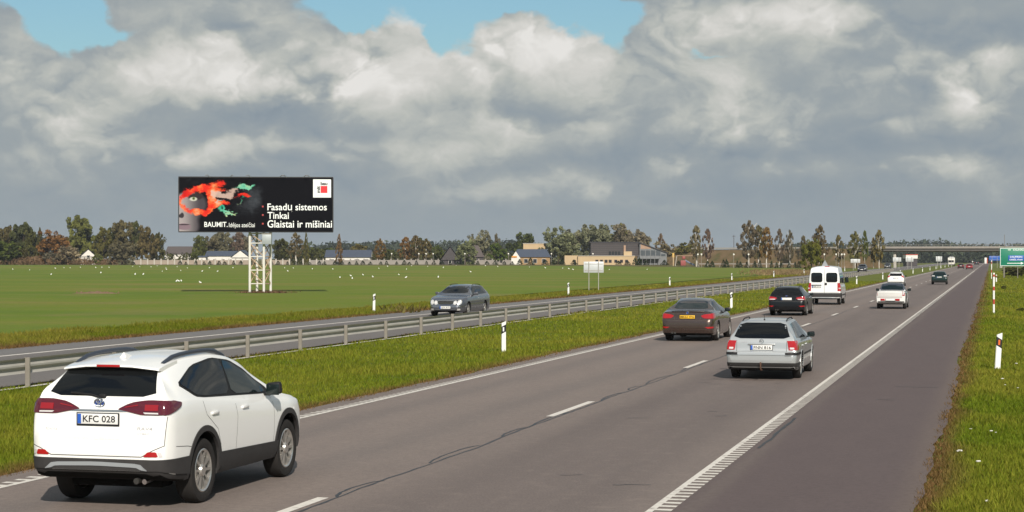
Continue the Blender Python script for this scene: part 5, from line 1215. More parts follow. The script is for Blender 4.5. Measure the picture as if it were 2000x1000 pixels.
T('shrub', 383, 640, 487, 22, G_MID, 'green shrub left of the long white house')
T('round', 546, 620, 465, 36, G_DARK, 'dark green tree right of the billboard tower'); T('birch', 578, 605, 455, 30, G_BROWN, 'birch with a bright white trunk right of the billboard'); T('cone', 598, 612, 453, 16, G_MID, 'slim green poplar next to the white trunked birch'); T('round', 612, 640, 478, 30, G_DARK, 'low dark tree right of the slim poplar')
T('cone', 662, 600, 457, 21, G_RUST, 'orange brown conical tree in front of the blue roofed house'); T('round', 700, 660, 476, 46, G_OLIVE, 'olive tree behind the blue roofed house'); T('round', 640, 665, 482, 36, G_DARK, 'dark low tree left behind the blue roofed house')
T('birch', 742, 610, 466, 22, G_RUST, 'reddish birch between the blue roofed house and the brown grove'); T('round', 762, 640, 486, 30, G_MID, 'low green tree right of the reddish birch')
for px, top, w, cc, lb in ((792, 463, 26, G_RUST, 'left reddish'), (812, 460, 30, G_BROWN, 'middle brown'), (832, 466, 24, G_BROWN, 'right brown')): T('birch', px, 612, top, w, cc, lb + ' birch of the brown grove behind the street lamps', 'brown birch grove')
T('round', 822, 650, 464, 44, G_DARK, 'dark tree behind the brown birch grove'); T('round', 855, 640, 478, 28, G_MID, 'green tree left of the dark steep roofed house')
T('willow', 908, 600, 467, 40, G_WILLOW, 'grey green willow between the two dark roofs'); T('willow', 936, 625, 448, 46, G_WILLOW, 'tall grey green willow above the dark roofs'); T('birch', 969, 635, 456, 16, G_GREYB, 'thin pointed tree right of the tall willow'); T('round', 975, 605, 474, 40, G_MID, 'green rounded tree left of the tan roadside house')
T('round', 1031, 660, 451, 56, G_DARK, 'dark rounded tree above the tan flat building'); T('round', 1010, 670, 466, 40, G_DARK, 'dark tree behind the blue roof of the tan house')
for k, (px, top, w, lb) in enumerate(((1092, 440, 62, 'leftmost'), (1128, 437, 66, 'second'), (1165, 435, 62, 'third'), (1200, 434, 64, 'fourth'), (1232, 437, 58, 'fifth'), (1254, 450, 34, 'rightmost'))): T('willow', px, 640 + (k % 2) * 12, top, w, G_WILLOW if k != 3 else G_OLIVE, lb + ' of the big grey green willows behind the dark timber building', 'willows behind the timber building')
T('birch', 1291, 640, 456, 17, G_PURP, 'small purplish birch right of the timber building'); T('willow', 1312, 615, 471, 54, G_WILLOW, 'left low willow right of the timber building'); T('willow', 1345, 610, 472, 48, G_OLIVE, 'right low willow above the playground')
for px, top, w, cc, lb, d in ((1360, 441, 24, G_PURP, 'purplish birch left of a pair above the playground', 545), (1382, 447, 20, G_PURP, 'leaning purplish birch right of a pair above the playground', 545), (1462, 431, 40, G_PURP, 'tallest purple brown birch before the embankment', 535), (1482, 440, 30, G_BROWN, 'brown birch right behind the tallest purple birch', 545), (1497, 444, 28, G_RUST, 'reddish birch with forked white trunk before the embankment', 530), (1522, 447, 18, G_PURP, 'slender purplish birch in the middle of the embankment', 530), (1543, 449, 19, G_GREYB, 'small grey birch right of the slender purplish birch', 560), (1569, 460, 18, G_PURP, 'low thin birch left behind the olive bush', 560), (1601, 440, 30, G_BROWN, 'tall brown birch above the white van', 520), (1638, 459, 19, G_BROWN, 'lone brown birch right of the van', 530), (1670, 452, 28, G_OLIVE, 'broad olive birch left of the bridge end', 520), (1689, 450, 14, G_MID, 'slim green birch beside the broad olive birch', 525), (1706, 464, 13, G_RUST, 'small rusty birch left of the last birch', 515), (1717, 449, 20, G_OLIVE, 'last tall birch in front of the bridge', 512)): T('birch', px, d, top, w, cc, lb)
T('willow', 1585, 400, 464, 38, G_YEL, 'dense olive yellow bush left behind the white van')
TH = 'dark thuja shrubs along the field edge'
rt = random.Random(9)
_o = 'first second third fourth fifth sixth seventh eighth ninth tenth eleventh twelfth thirteenth fourteenth fifteenth sixteenth seventeenth eighteenth nineteenth twentieth'.split()
def nth(k): return _o[k] if k < 20 else ('thirtieth' if k == 29 else 'fortieth' if k == 39 else ('twenty', 'thirty', 'forty')[(k + 1) // 10 - 2] + '-' + _o[(k + 1) % 10 - 1])
for k in range(44): T('cone', 352 + k * 15 + rt.uniform(-4, 4), 597 + rt.uniform(-2, 2), rt.uniform(508, 511.5), rt.uniform(8, 13), G_THUJA, 'small dark thuja, ' + nth(k) + ' from the left in the row before the fence', TH, 'thuja_shrub')
for k, (px, top) in enumerate(((1015, 506), (1036, 504), (1065, 507), (1080, 508), (1098, 507), (1121, 507), (1208, 509), (1226, 510), (1240, 503), (1249, 504), (1262, 508), (1298, 508), (1325, 509))): T('cone', px, 585, top, rt.uniform(12, 20), G_THUJA, 'dark conifer, ' + nth(k) + ' from the left before the tan house and timber building', 'conifer shrubs around the roadside buildings', 'conifer_shrub')
for k, (px, top) in enumerate(((1382, 510), (1391, 509), (1413, 507), (1419, 506), (1440, 509), (1446, 511), (1459, 511), (1474, 509), (1484, 508), (1507, 509), (1517, 512), (1526, 512), (1541, 511), (1553, 511), (1560, 510))): T('cone', px, 512, top, rt.uniform(9, 15), G_THUJA, 'dark conifer, ' + nth(k) + ' from the left at the foot of the embankment', 'conifer shrubs below the embankment', 'conifer_shrub')
for px, top, w in ((1975, 520, 40), (1990, 522, 30), (2008, 519, 36)): T('shrub', px, 285, top, w, G_DARK, {1975: 'dark shrub under the green sign', 1990: 'lower dark shrub right below the green sign', 2008: 'dark shrub at the right picture edge'}[px])
for px, py, w, lb in ((1960, 563.5, 13, 'small round green weed on the right verge beyond the striped pole'), (1994, 607, 24, 'dark green weed at the right picture edge level with the striped pole')):
    x, y, z = ground(px, py); d = x * -SY + y * CY; T('shrub', px, d, py - 6, w, G_MID, lb, None, 'weed')

# far woods that read as one mass, and rough weeds
def mass(name, label, cat, segs, per, size, col, seed, ny=2, lone=None):
    rs = np.random.RandomState(seed); C, R, TT = [], [], []
    for px0, px1, d, t0, t1, base in segs:
        n = int((px1 - px0) / per)
        for k in range(n):
            px = px0 + (px1 - px0) * (k + rs.uniform(-.4, .4)) / n; dd = d * rs.uniform(.98, 1.05); x, y = at(px, dd); zb = gz(x, y) if base is None else base
            top = CAMH + (HOR - (t0 + (t1 - t0) * k / n + rs.uniform(-1.5, 1.5))) / F * dd; z = zb
            while z < top:
                r = size * 4 * rs.uniform(.7, 1.2); C.append((x + rs.uniform(-1, 1) * r, y + rs.uniform(-1, 1) * r, min(z + r * .6, top - r * .4))); R.append(r); TT.append(rs.uniform(.6, 1.25)); z += r * .9
    me = leaf_mesh(name, C, R, TT, 16, size, rs, .9); o = link(name, me); o.color = (*col, 1); return tag(o, label, cat, kind='stuff')
mass('distant_wood', 'dark distant wood along the horizon behind the houses', 'wood', [(640, 1010, 1500, 480, 474, None), (560, 660, 1300, 484, 482, None), (1690, 1935, 1150, 494, 492, None), (1935, 2010, 1100, 497, 492, None), (1500, 1760, 1500, 483, 479, None), (1740, 1800, 1700, 478, 474, None), (1800, 1910, 1700, 474, 481, None), (1900, 2010, 1800, 481, 482, None), (-10, 90, 900, 470, 470, None), (2000, 2700, 1500, 482, 480, None), (-900, -30, 800, 462, 455, None)], 3, 1.7, (.055, .068, .045), 4)
mass('village_hedge', 'low mixed hedge and bushes filling the strip behind the fence', 'hedge', [(300, 380, 640, 498, 497, None), (540, 640, 640, 494, 490, None), (720, 870, 640, 494, 490, None), (940, 1000, 640, 494, 496, None), (1060, 1110, 640, 490, 488, None), (1300, 1370, 615, 494, 500, None)], 5, .5, (.085, .085, .035), 5)
def weeds(name, label, pxs, d0, d1, h, n, col, seed):
    rs = np.random.RandomState(seed); V, Fc, TN = [], [], []
    for k in range(n):
        px = min(max(rs.normal((pxs[0] + pxs[1]) / 2, (pxs[1] - pxs[0]) / 3.6), pxs[0] - 40), pxs[1] + 30); d = rs.uniform(d0, d1); x, y = at(px, d); z = gz(x, y); hh = h * rs.uniform(.5, 1.3); a = rs.uniform(0, 3.14); w = rs.uniform(.3, 1) * min(.4, h * .35)
        b = len(V); V += [(x - w * math.cos(a), y - w * math.sin(a), z), (x + w * math.cos(a), y + w * math.sin(a), z), (x + rs.uniform(-.3, .3), y + rs.uniform(-.3, .3), z + hh)]; Fc.append((b, b + 1, b + 2))
        c = rs.uniform(.6, 1.3); TN += [(c, c * rs.uniform(.85, 1.1), c, 1)] * 3
    me = mesh(name, V, Fc); tone_attr(me, TN); me.materials.append(M_LEAF); o = link(name, me); o.color = (*col, 1); return tag(o, label, 'weeds', kind='stuff')
mass('dry_weeds', 'reddish dry weeds on the bank at the far left field edge', 'weeds', [(-40, 60, 597, 511, 503, None), (40, 130, 600, 503, 502, None), (-20, 225, 592, 509, 510, None), (130, 230, 600, 505, 508, None)], 2.2, .28, (.21, .135, .08), 8)
weeds('dry_grass_bank', 'pale dry grass between the field and the opposite road', (1480, 1590), 300, 420, .42, 4200, (.26, .19, .095), 3)
weeds('mound_grass', 'brown dry grass at the foot of the billboard tower', (474, 556), BD - 2, BD + 2.5, .16, 1500, (.19, .12, .07), 6)
weeds('field_edge_weeds', 'tall dry weeds standing along the field edge', (748, 830), 92, 99, .35, 70, (.14, .12, .04), 7)

# ------------------------------------------------------------------ grass blades beside the roads
M_GRASS = foliage_mat('grass_blades', (1, 1, 1), .35, False)
def vnoise(x, y, s, seed):
    rs = np.random.RandomState(seed); g = rs.uniform(size=(64, 64)); u, v = x / s, y / s; i, j = np.floor(u).astype(int), np.floor(v).astype(int); fu, fv = u - i, v - j; fu = fu * fu * (3 - 2 * fu); fv = fv * fv * (3 - 2 * fv)
    q = lambda a, b: g[a % 64, b % 64]
    return (q(i, j) * (1 - fu) + q(i + 1, j) * fu) * (1 - fv) + (q(i, j + 1) * (1 - fu) + q(i + 1, j + 1) * fu) * fv
def grass(name, label, x0, x1, y0, y1, n, edges, hmax, seed, zf=None, green=(.125, .175, .014), yel=(.26, .245, .035)):
    rs = np.random.RandomState(seed); u = rs.uniform(size=n); y = 1 / (1 / y0 + (1 / y1 - 1 / y0) * u); x = rs.uniform(x0, x1, n)
    n1, n2, n3 = vnoise(x, y, 1.7, seed), vnoise(x, y, .45, seed + 1), vnoise(x, y, 6.0, seed + 2)
    h = hmax * rs.uniform(.35, 1, n) * (.45 + .7 * n2) * (.6 + .6 * n1); w = .006 + .00030 * y * rs.uniform(.6, 1.3, n)
    a = rs.uniform(0, np.pi, n); lean = rs.normal(size=(n, 2)) * (h * .45)[:, None]
    z = np.zeros(n) - .03 if zf is None else np.array([zf(p, q) for p, q in zip(x, y)])
    V = np.empty((n, 3, 3)); V[:, 0] = np.stack([x - w * np.cos(a), y - w * np.sin(a), z - .02], 1); V[:, 1] = np.stack([x + w * np.cos(a), y + w * np.sin(a), z - .02], 1); V[:, 2] = np.stack([x + lean[:, 0], y + lean[:, 1], z + h], 1)
    for xe, wd in edges:
        h *= 1 - .28 * np.clip(1.2 - np.abs(x - xe) / wd, 0, 1); V[:, 2, 2] = z + h
    mixf = np.clip(n1 * .6 + n3 * .6 - .15 + rs.normal(size=n) * .18, 0, 1)[:, None]; col = np.array(green) * (1 - mixf) + np.array(yel) * mixf
    for xe, wd in edges:
        f = np.clip(1.25 - np.abs(x - xe) / (wd * (.6 + .9 * vnoise(y, y * 0, 1.3, seed + 5))), 0, 1)[:, None] * .9; br = np.array((.17, .095, .045)) * rs.uniform(.6, 1.5, n)[:, None]; col = col * (1 - f) + br * f
    col *= rs.uniform(.7, 1.3, n)[:, None]
    me = bpy.data.meshes.new(name); me.vertices.add(n * 3); me.vertices.foreach_set('co', V.ravel()); me.loops.add(n * 3); me.loops.foreach_set('vertex_index', np.arange(n * 3)); me.polygons.add(n); me.polygons.foreach_set('loop_start', np.arange(n) * 3); me.update(calc_edges=True)
    tone_attr(me, np.repeat(np.concatenate([col, np.ones((n, 1))], 1), 3, 0)); me.materials.append(M_GRASS); return tag(link(name, me), label, 'grass', kind='stuff')
grass('median_grass', 'green grass of the middle strip with brown leaves along the road edge', -20.9, -12.2, 20, 230, 190000, [(-12.3, .5), (-20.8, .3)], .17, 21, groundz)
grass('verge_grass', 'green grass of the right verge with brown leaves along the shoulder', -.85, 4.5, 16, 90, 150000, [(-.78, .34)], .15, 31, groundz)
grass('verge_grass_far', 'grass of the right verge farther along the road', -.85, 12, 85, 420, 45000, [(-.75, .5)], .2, 33, groundz)
grass('field_edge_grass', 'strip of yellowish rough grass between the opposite road and the field', -34.6, -29.4, 45, 330, 90000, [(-29.7, .7)], .26, 41, lambda a, b: -.03, (.12, .155, .012), (.27, .23, .045))
# tall weeds at the rail foot and pale litter on the verge
bm = bmesh.new(); rl = random.Random(4)
for px, py in ((1896, 841), (1936, 845), (1945, 848), (1875, 884), (1911, 905), (1928, 983), (1963, 754), (1988, 760), (1985, 712), (1958, 742), (1870, 885)):
    x, y, z = ground(px, py); s = rl.uniform(.02, .05); add_box(bm, (s * 1.6, s * .9, s * .5), (x, y, .03), Matrix.Rotation(rl.uniform(0, 3), 3, 'Z'), bev=s * .2, seg=1)
tag(link('pale_litter', bm_mesh('pale_litter', bm), None, pmat('pale_litter', (.62, .60, .54), .8)), 'scattered pale scraps lying in the right verge grass', 'litter', kind='stuff')
# ------------------------------------------------------------------ bridge over the motorway and its embankment
BY = 560.0
M_CONC = pmat('pale_concrete', (.42, .39, .34), .8, var=.15, vscale=.6); M_CONCD = pmat('weathered_concrete', (.26, .235, .21), .85, var=.2, vscale=.5)
def mat_bank():
    m = bpy.data.materials.new('embankment_grass'); m.use_nodes = True; t = NT(m.node_tree); b = m.node_tree.nodes['Principled BSDF']
    g = t.n('ShaderNodeNewGeometry').outputs['Position']; n = t.noise(g, .25, 6, .65)
    t.put(b.inputs['Base Color'], t.ramp(n, [(.3, (.075, .075, .028)), (.5, (.135, .095, .05)), (.7, (.18, .12, .07))])); b.inputs['Roughness'].default_value = .95; b.inputs['Specular IOR Level'].default_value = .1; return m
ZD = 6.35
def bank(name, x0, x1, endtaper):
    xs_ = np.linspace(x0, x1, 50); rows = [(-9.5, -.2), (-6.5, 2.6), (-3.5, 5.2), (-2.4, 5.75), (2.4, 5.75), (3.5, 5.2), (9.5, -.2)]; V = []
    for i, x in enumerate(xs_):
        k = sstep(0, endtaper, min(abs(x - x0), 1e9) if endtaper > 0 else 1) if False else 1.0
        drop = 0; yb = max(0, -46 - x) * .8 if x < 0 else 0
        for dy, z in rows: V.append((x, BY + 5 + yb + dy * 1.5 + random.uniform(-.3, .3), max(-.2, z - drop + random.uniform(-.12, .12))))
    n = len(rows); fs = [(i * n + j, (i + 1) * n + j, (i + 1) * n + j + 1, i * n + j + 1) for i in range(49) for j in range(n - 1)]
    fs += [tuple(range(n))[::-1], tuple(range(49 * n, 50 * n))]
    return tag(link(name, mesh(name, V, fs, True), None, mat_bank()), kind='structure')
bank('embankment', -135, -40, 0); bank('embankment', 30, 240, 0)
# sloped abutment cones
for x0, x1 in ((-40, -30), (30, 20)):
    V = [(x0, BY + 2, -.2), (x0, BY + 8.6, -.2), (x0, BY + 8.4, 5.7), (x0, BY + 1.6, 5.7), (x1, BY + 1, -.2), (x1, BY + 9, -.2)]
    o = link('abutment_slope', mesh('abutment_slope', V, [(3, 4, 5, 2), (0, 4, 3), (1, 2, 5), (0, 1, 5, 4), (0, 3, 2, 1)]), None, mat_bank()); tag(o, kind='structure')
br = tag(empty('road_bridge', (-12, BY + 5, 0)), 'long flat concrete bridge carrying a road over the motorway', 'bridge')
dk = boxo('deck', (74, 8.0, .7), (7, 0, 5.5), pmat('shaded_deck_concrete', (.13, .12, .11), .85, var=.2, vscale=.5), br, bev=.05); boxo('soffit_beam', (60, 5, .3), (7, 0, 4.98), M_CONCD, dk.parent, bev=.05)  # deck colour darkened to paint the shadow band below the parapet
for y in (-4.35, 4.35): boxo('parapet', (76, .3, .62), (7, y, 6.17), M_CONCD, br, bev=.04)
for k in range(32): boxo('railing_post', (.1, .1, .5), (-31 + k * 2.4, -4.35, 6.72), M_GALVP, br)
boxo('railing_bar', (76, .08, .08), (7, -4.35, 6.98), M_GALVP, br)
boxo('pier', (.8, 5, 4.9), (-16.5, 0, 2.4), M_CONC, br, bev=.1); boxo('pier', (.8, 5, 4.9), (15, 0, 2.4), M_CONC, br, bev=.1)
rl_ = tag(empty('embankment_rail', (-46, BY + .6, 0)), 'pale guard rail along the top of the road embankment', 'guard rail')
for k in range(19):
    x = -k * 4.68
    boxo('rail_section', (6.0, .08, .45), (x - 2.3, -x * .8 + 1.84, 6.2), M_CONC, rl_).rotation_euler.z = -math.atan(.8)
    boxo('rail_post', (.15, .1, .8), (x, -x * .8 + .06, 5.95), M_GALVP, rl_)
x, y = at(1430, 590); pl = tag(empty('utility_pole', (x, y + 4, 5.3)), 'thin dark utility pole on the embankment left of the tall birches', 'pole'); tubeo('pole', [(0, 0, -.5), (0, 0, 5.2)], .09, M_BARK, pl, 6); boxo('cross_arm', (1.2, .08, .1), (0, 0, 4.9), M_BARK, pl)

# ------------------------------------------------------------------ houses
M_WALLW = pmat('white_render', (.66, .63, .58), .85, var=.1, vscale=.8); M_TAN = pmat('tan_render', (.46, .34, .20), .85, var=.12, vscale=.5); M_TIMBER = pmat('dark_timber', (.050, .043, .045), .7, var=.25, vscale=2)
M_ROOFB = pmat('blue_grey_roof', (.055, .068, .098), .6, var=.15, vscale=1); M_ROOFD = pmat('dark_roof', (.035, .033, .038), .7, var=.2, vscale=1); M_ROOFBR = pmat('brown_grey_roof', (.085, .068, .064), .8, var=.15, vscale=.6)
M_PANE = pmat('window_pane', (.02, .022, .026), .08, spec=.6); M_GREYW = pmat('grey_boarding', (.16, .165, .17), .7, var=.2, vscale=1.5); M_WOODL = pmat('light_wood', (.34, .22, .15), .75, var=.2, vscale=1.2); M_FRAME = pmat('window_frame', (.55, .52, .48), .6)
def P(px, d, dz=0): x, y = at(px, d); return x, y, gz(x, y) + dz
def house(name, label, px0, px1, d, eave, ridge, depth, wallm, roofm, base=None, gable_left=False, rot=0.0, hip=0.0, windows=(), over=.4):
    xc_ = (px0 + px1) / 2; x, y, z = P(xc_, d); o = tag(empty(name, (x, y, z), YAW + rot), label, 'house'); w = (px1 - px0) * d / F; ze, zr_ = zpx(eave, d) - z, zpx(ridge, d) - z
    bm = bmesh.new(); add_box(bm, (w, depth, ze + .3), (0, depth / 2, ze / 2 - .15))
    if gable_left == 'front':
        pass
    wl = link('wall', bm_mesh('wall', bm), o, wallm)
    a = w / 2 + over; y0, y1, ym = -over, depth + over, depth / 2; h = hip
    if gable_left != 'front':
        V = [(-a, y0, ze), (a, y0, ze), (a, y1, ze), (-a, y1, ze), (-a + h, ym, zr_), (a - h, ym, zr_)]; th = .22
        F_ = [(0, 1, 5, 4), (2, 3, 4, 5), (0, 4, 3), (1, 2, 5), (0, 3, 2, 1)]
        link('roof', mesh('roof', V, F_), o, roofm)
        if not hip:
            for s_ in (-1, 1): link('gable', mesh('gable', [(s_ * (w / 2 + over + .02), 0, ze - .02), (s_ * (w / 2 + over + .02), depth, ze - .02), (s_ * (w / 2 + over + .02), ym, zr_ - .35)], [(0, 1, 2)]), o, wallm)
    else:
        V = [(-a, y0, ze), (-a, y1, ze), (a, y1, ze), (a, y0, ze), (0, y0, zr_), (0, y1, zr_)]
        link('roof', mesh('roof', V, [(0, 4, 5, 1), (4, 3, 2, 5), (0, 1, 2, 3), (1, 5, 2)]), o, roofm)
        link('gable', mesh('gable', [(-w / 2, y0 - .02, ze), (w / 2, y0 - .02, ze), (0, y0 - .02, zr_ - .3)], [(0, 1, 2)]), o, wallm)
    for wx, wz, ww, wh, mm in windows:
        f = boxo('window' if mm is None else 'door', (ww + .2, .08, wh + .2), (wx, -.03 - (over if wz > ze else 0), wz), M_FRAME, o); boxo('pane', (ww, .04, wh), (0, -.045, 0), mm or M_PANE, f)
    return o
house('gabled_house', 'small white house with a pale front gable and dark loft window at left', 158, 187, 605, 501, 486, 9, M_WALLW, M_ROOFD, gable_left='front', rot=.25, windows=((0, 2.7, .9, .7, None), (-1.2, 1.1, .8, 1, None)))
house('barn', 'long low barn with brown grey roof between the grove and the billboard', 322, 400, 720, 497, 481, 14, M_WALLW, M_ROOFBR, over=.2)
house('long_white_house', 'long white house with blue grey roof behind the fence below the billboard', 402, 470, 625, 500, 490, 9, M_WALLW, M_ROOFB, windows=((-3, 1.2, 1, 1, None), (0, 1.2, 1, 1, None), (3, 1.2, 1, 1, None)))
house('white_gable_wing', 'bright white gable house wing right of the long white house', 452, 487, 612, 503, 488, 10, M_WALLW, M_ROOFB, gable_left='front', windows=())
house('annex', 'small pale flat shed at the left end of the long white house', 388, 402, 615, 502, 499.5, 4, M_WALLW, M_ROOFB, windows=())
house('blue_roof_house', 'white house with wide blue roof and dark doorways beside the orange conical tree', 636, 722, 620, 502.5, 488, 10, M_WALLW, M_ROOFB, windows=tuple((x, .9, 1.6, 1.6, M_PANE) for x in (-5.5, -2.5, 3.2, 6.4)))
house('steep_roof_house', 'dark house with very steep roof left of the grey green willows', 861, 897, 600, 508, 481, 8, M_TIMBER, M_ROOFD, gable_left='front', windows=((0, .9, .9, 1.0, None),))
house('dark_hip_house', 'dark roofed house half hidden right behind the willow', 914, 944, 610, 502, 479, 8, M_TIMBER, M_ROOFBR, hip=2.2)
hh = house('tan_roadside_house', 'tan house with blue hipped roof and white front gable left of the big willows', 1004, 1074, 598, 502, 486.5, 9, pmat('orange_tan_wall', (.30, .19, .09), .85), M_ROOFB, windows=((-2, 1.2, 1.2, 1.3, None), (1, 1.2, 1.2, 1.3, None), (4, 1.2, 1.2, 1.3, None)), hip=1.5)
link('front_gable', mesh('front_gable', [(-6.9, -.6, 0), (-3.9, -.6, 0), (-3.9, -.6, 2.2), (-5.4, -.6, 4.4), (-6.9, -.6, 2.2), (-6.9, 1, 0), (-6.9, 1, 2.2), (-5.4, 1, 4.4)], [(0, 1, 2, 3, 4), (0, 4, 6, 5), (4, 3, 7, 6)]), hh, M_WALLW)
boxo('orange_sign', (1.7, .1, .5), (-5.9, -.75, 2.6), pmat('orange_sign', (.60, .25, .03), .6), hh)
x, y, z = P(1045, 640); fb_ = tag(empty('flat_tan_building', (x, y, z), YAW), 'tan flat roofed block behind the blue roof of the tan house', 'building'); boxo('wall', (8.4, 6, zpx(476, 640) - z), (0, 3, (zpx(476, 640) - z) / 2), M_TAN, fb_); boxo('roof_edge', (8.7, 6.3, .2), (0, 3, zpx(475.5, 640) - z), M_CONC, fb_)
for xx in (-2, .6, 2.6): boxo('window', (.9, .08, .7), (xx, -.03, 4.4), M_PANE, fb_)
# timber restaurant: tan ground floor, dark plank storey, grey lean-to
DR = 590.0; x, y, z = P(1200, DR); rb_ = tag(empty('timber_restaurant', (x, y, z), YAW), 'large roadside building with tan ground floor, dark timber storey and sloping grey end', 'building')
u = lambda px: (px - 1200) * DR / F; hz = lambda py: zpx(py, DR) - z
def blk(name, px0, px1, py0, py1, y0, dep, m, parent=None, bev=0): return boxo(name, (u(px1) - u(px0), dep, hz(py0) - hz(py1)), ((u(px0) + u(px1)) / 2, y0 + dep / 2, (hz(py0) + hz(py1)) / 2), m, parent or rb_)
gf = blk('ground_floor', 1129, 1240, 500, 520, 0, 9, M_TAN); blk('side_wing', 1103, 1129.4, 499, 520, 1.2, 8, M_TAN)
blk('parapet_cap', 1128.5, 1240.5, 499.2, 500.1, -.15, 9.3, M_CONC)
for px in (1163, 1172, 1181, 1189, 1200, 1211, 1221): 
    w_ = blk('window', px, px + 5.5, 507.5, 513, -.05, .1, M_PANE); blk('window_frame', px - .6, px + 6.1, 507, 513.6, -.02, .06, M_WOODL)
dr = blk('door', 1121, 1125, 508, 518, 1.1, .12, M_PANE)
up = blk('upper_storey', 1155, 1250, 474, 500, 3.2, 9, M_TIMBER)
for k in range(13): blk('plank', 1155, 1250, 474.2 + k * 2.0, 475.9 + k * 2.0, 3.12, .08, M_TIMBER if k % 2 else pmat('dark_timber_alt', (.066, .056, .056), .7, var=.2))
blk('roof_edge', 1153, 1251, 472, 474, 2.9, 10, M_ROOFD)
for px in (1190, 1196, 1202, 1208): blk('window', px, px + 4.6, 491, 498, 3.02, .1, M_PANE)
blk('stair_tower', 1219, 1223, 479, 499, 2.4, 1, M_WOODL); blk('balcony_box', 1219, 1235, 491, 499.5, 1.9, 1.4, M_TAN)
V = []
for yy in (1.6, 12): V += [(u(1250), yy, 0), (u(1303), yy, 0), (u(1303), yy, hz(493)), (u(1250), yy, hz(473))]
link('lean_to', mesh('lean_to', V, [(0, 1, 2, 3), (7, 6, 5, 4), (1, 5, 6, 2), (3, 2, 6, 7), (0, 3, 7, 4)]), rb_, M_GREYW)
V = []
for yy in (1.2, 12.4): V += [(u(1249), yy, hz(472.6)), (u(1305), yy, hz(493)), (u(1305), yy, hz(494.6)), (u(1249), yy, hz(474.6))]
link('lean_to_roof', mesh('lean_to_roof', V, [(0, 3, 2, 1), (4, 5, 6, 7), (0, 1, 5, 4), (2, 3, 7, 6), (1, 2, 6, 5)]), rb_, M_ROOFD)
link('wood_panel', mesh('wood_panel', [(u(1252), 1.55, hz(486)), (u(1272), 1.55, hz(486)), (u(1272), 1.55, hz(482.5)), (u(1252), 1.55, hz(475.5))], [(0, 1, 2, 3)]), rb_, M_WOODL)
for px in (1252, 1262, 1272, 1282, 1292): blk('glass_panel', px, px + 8.5, 496 if px > 1285 else 489, 500, 1.5, .06, pmat('grey_glazing', (.07, .08, .09), .2, spec=.6))
blk('terrace', 1245, 1288, 503.5, 505.5, -.6, 2.4, M_GREYW); blk('terrace_rail', 1245, 1288, 499.5, 500.3, -.6, .1, M_GREYW)
for px in (1246, 1254, 1262, 1270, 1278, 1287): blk('terrace_post', px, px + .9, 499.5, 518, -.6, .14, M_GREYW)
# ------------------------------------------------------------------ village fence, lamps, playground
fe = tag(empty('village_fence', P(190, 603)), 'long pale concrete fence with pillars behind the field', 'fence'); fx, fy, fz = fe.location
for k in range(72):
    px = 262 + k * 13.2
    if 486 < px < 500 or px > 1000: continue
    x, y, z = P(px, 603); x2, y2, z2 = P(px + 13.2, 603)
    p = boxo('pillar', (.42, .42, 2.0), (x - fx, y - fy, z - fz + .95), M_CONC if px < 640 else M_CONCD, fe); p.rotation_euler.z = YAW
    if px < 560 or px > 600:
        p = boxo('fence_panel', (math.hypot(x2 - x, y2 - y) - .1, .12, 1.5), ((x + x2) / 2 - fx, (y + y2) / 2 - fy, z - fz + .75), pmat('pinkish_fence_panel', (.30, .245, .195), .85, var=.2, vscale=.8) if px < 560 else M_CONCD, fe); p.rotation_euler.z = YAW
ff = tag(empty('foot_fence', P(1370, 520)), 'low grey fence at the foot of the embankment', 'fence'); fx, fy, fz = ff.location
for k in range(14):
    x, y, z = P(1372 + k * 13.5, 516); boxo('rail', (2.1, .06, .25), (x - fx, y - fy, .95), M_CONCD, ff).rotation_euler.z = YAW; boxo('post', (.12, .12, 1.1), (x - fx - 1, y - fy, .5), M_CONCD, ff)
M_GLOBE = pmat('white_lamp_globe', (.80, .78, .72), .4)
LL = {765: 'first lamp from the left, beside the reddish birch', 818: 'left of three globe lamps before the brown birch grove', 832: 'middle of three globe lamps before the brown birch grove', 846: 'right of three globe lamps before the brown birch grove', 908: 'globe lamp between the two dark roofed houses', 993: 'globe lamp at the left end of the tan house', 1077: 'globe lamp at the right end of the tan house', 1158: 'globe lamp on the timber building terrace side, behind the sign', 1261: 'globe lamp in front of the sloping grey end', 1363: 'left of a pair of globe lamps by the playground', 1370: 'right of a pair of globe lamps by the playground', 1433: 'globe lamp at the foot of the embankment', 1462: 'globe lamp before the tallest purple birch', 1610: 'globe lamp above the white van', 1633: 'globe lamp left of the pair right of the van', 1644: 'left globe lamp of the close pair right of the van', 1649: 'right globe lamp of the close pair right of the van'}
for px, lb in LL.items():
    d = 592 if px < 1340 else 500; x, y, z = P(px, d); o = tag(empty('street_lamp', (x, y, z)), lb if 'lamp' in lb.split() else lb, 'lamp', 'globe lamps beyond the field'); H = zpx(496.5 if px < 1340 else 498, d) - z
    tubeo('pole', [(0, 0, -.1), (0, 0, H)], .055, M_CONCD, o, 6); bm = bmesh.new(); bmesh.ops.create_icosphere(bm, subdivisions=2, radius=.25, matrix=Matrix.Translation((0, 0, H + .15))); link('lamp_globe', bm_mesh('lamp_globe', bm, True), o, M_GLOBE); tubeo('collar', [(0, 0, H - .2), (0, 0, H)], .14, M_CONC, o, 6)
x, y, z = P(1340, 560); pg = tag(empty('swing_frame', (x, y, z), YAW), 'playground swing frame with slanted pale legs right of the timber building', 'swing'); m_ = 560 / F
for sx0 in (-18, 18): tubeo('leg', [(sx0 * m_ - (.6 if sx0 < 0 else -.9), -1, 0), (sx0 * m_, 0, 3.2)], .09, M_CONC, pg, 6); tubeo('leg', [(sx0 * m_ - (.6 if sx0 < 0 else -.9), 1, 0), (sx0 * m_, 0, 3.2)], .09, M_CONC, pg, 6)
tubeo('top_bar', [(-18 * m_, 0, 3.2), (18 * m_, 0, 3.2)], .1, M_WOODL, pg, 6)
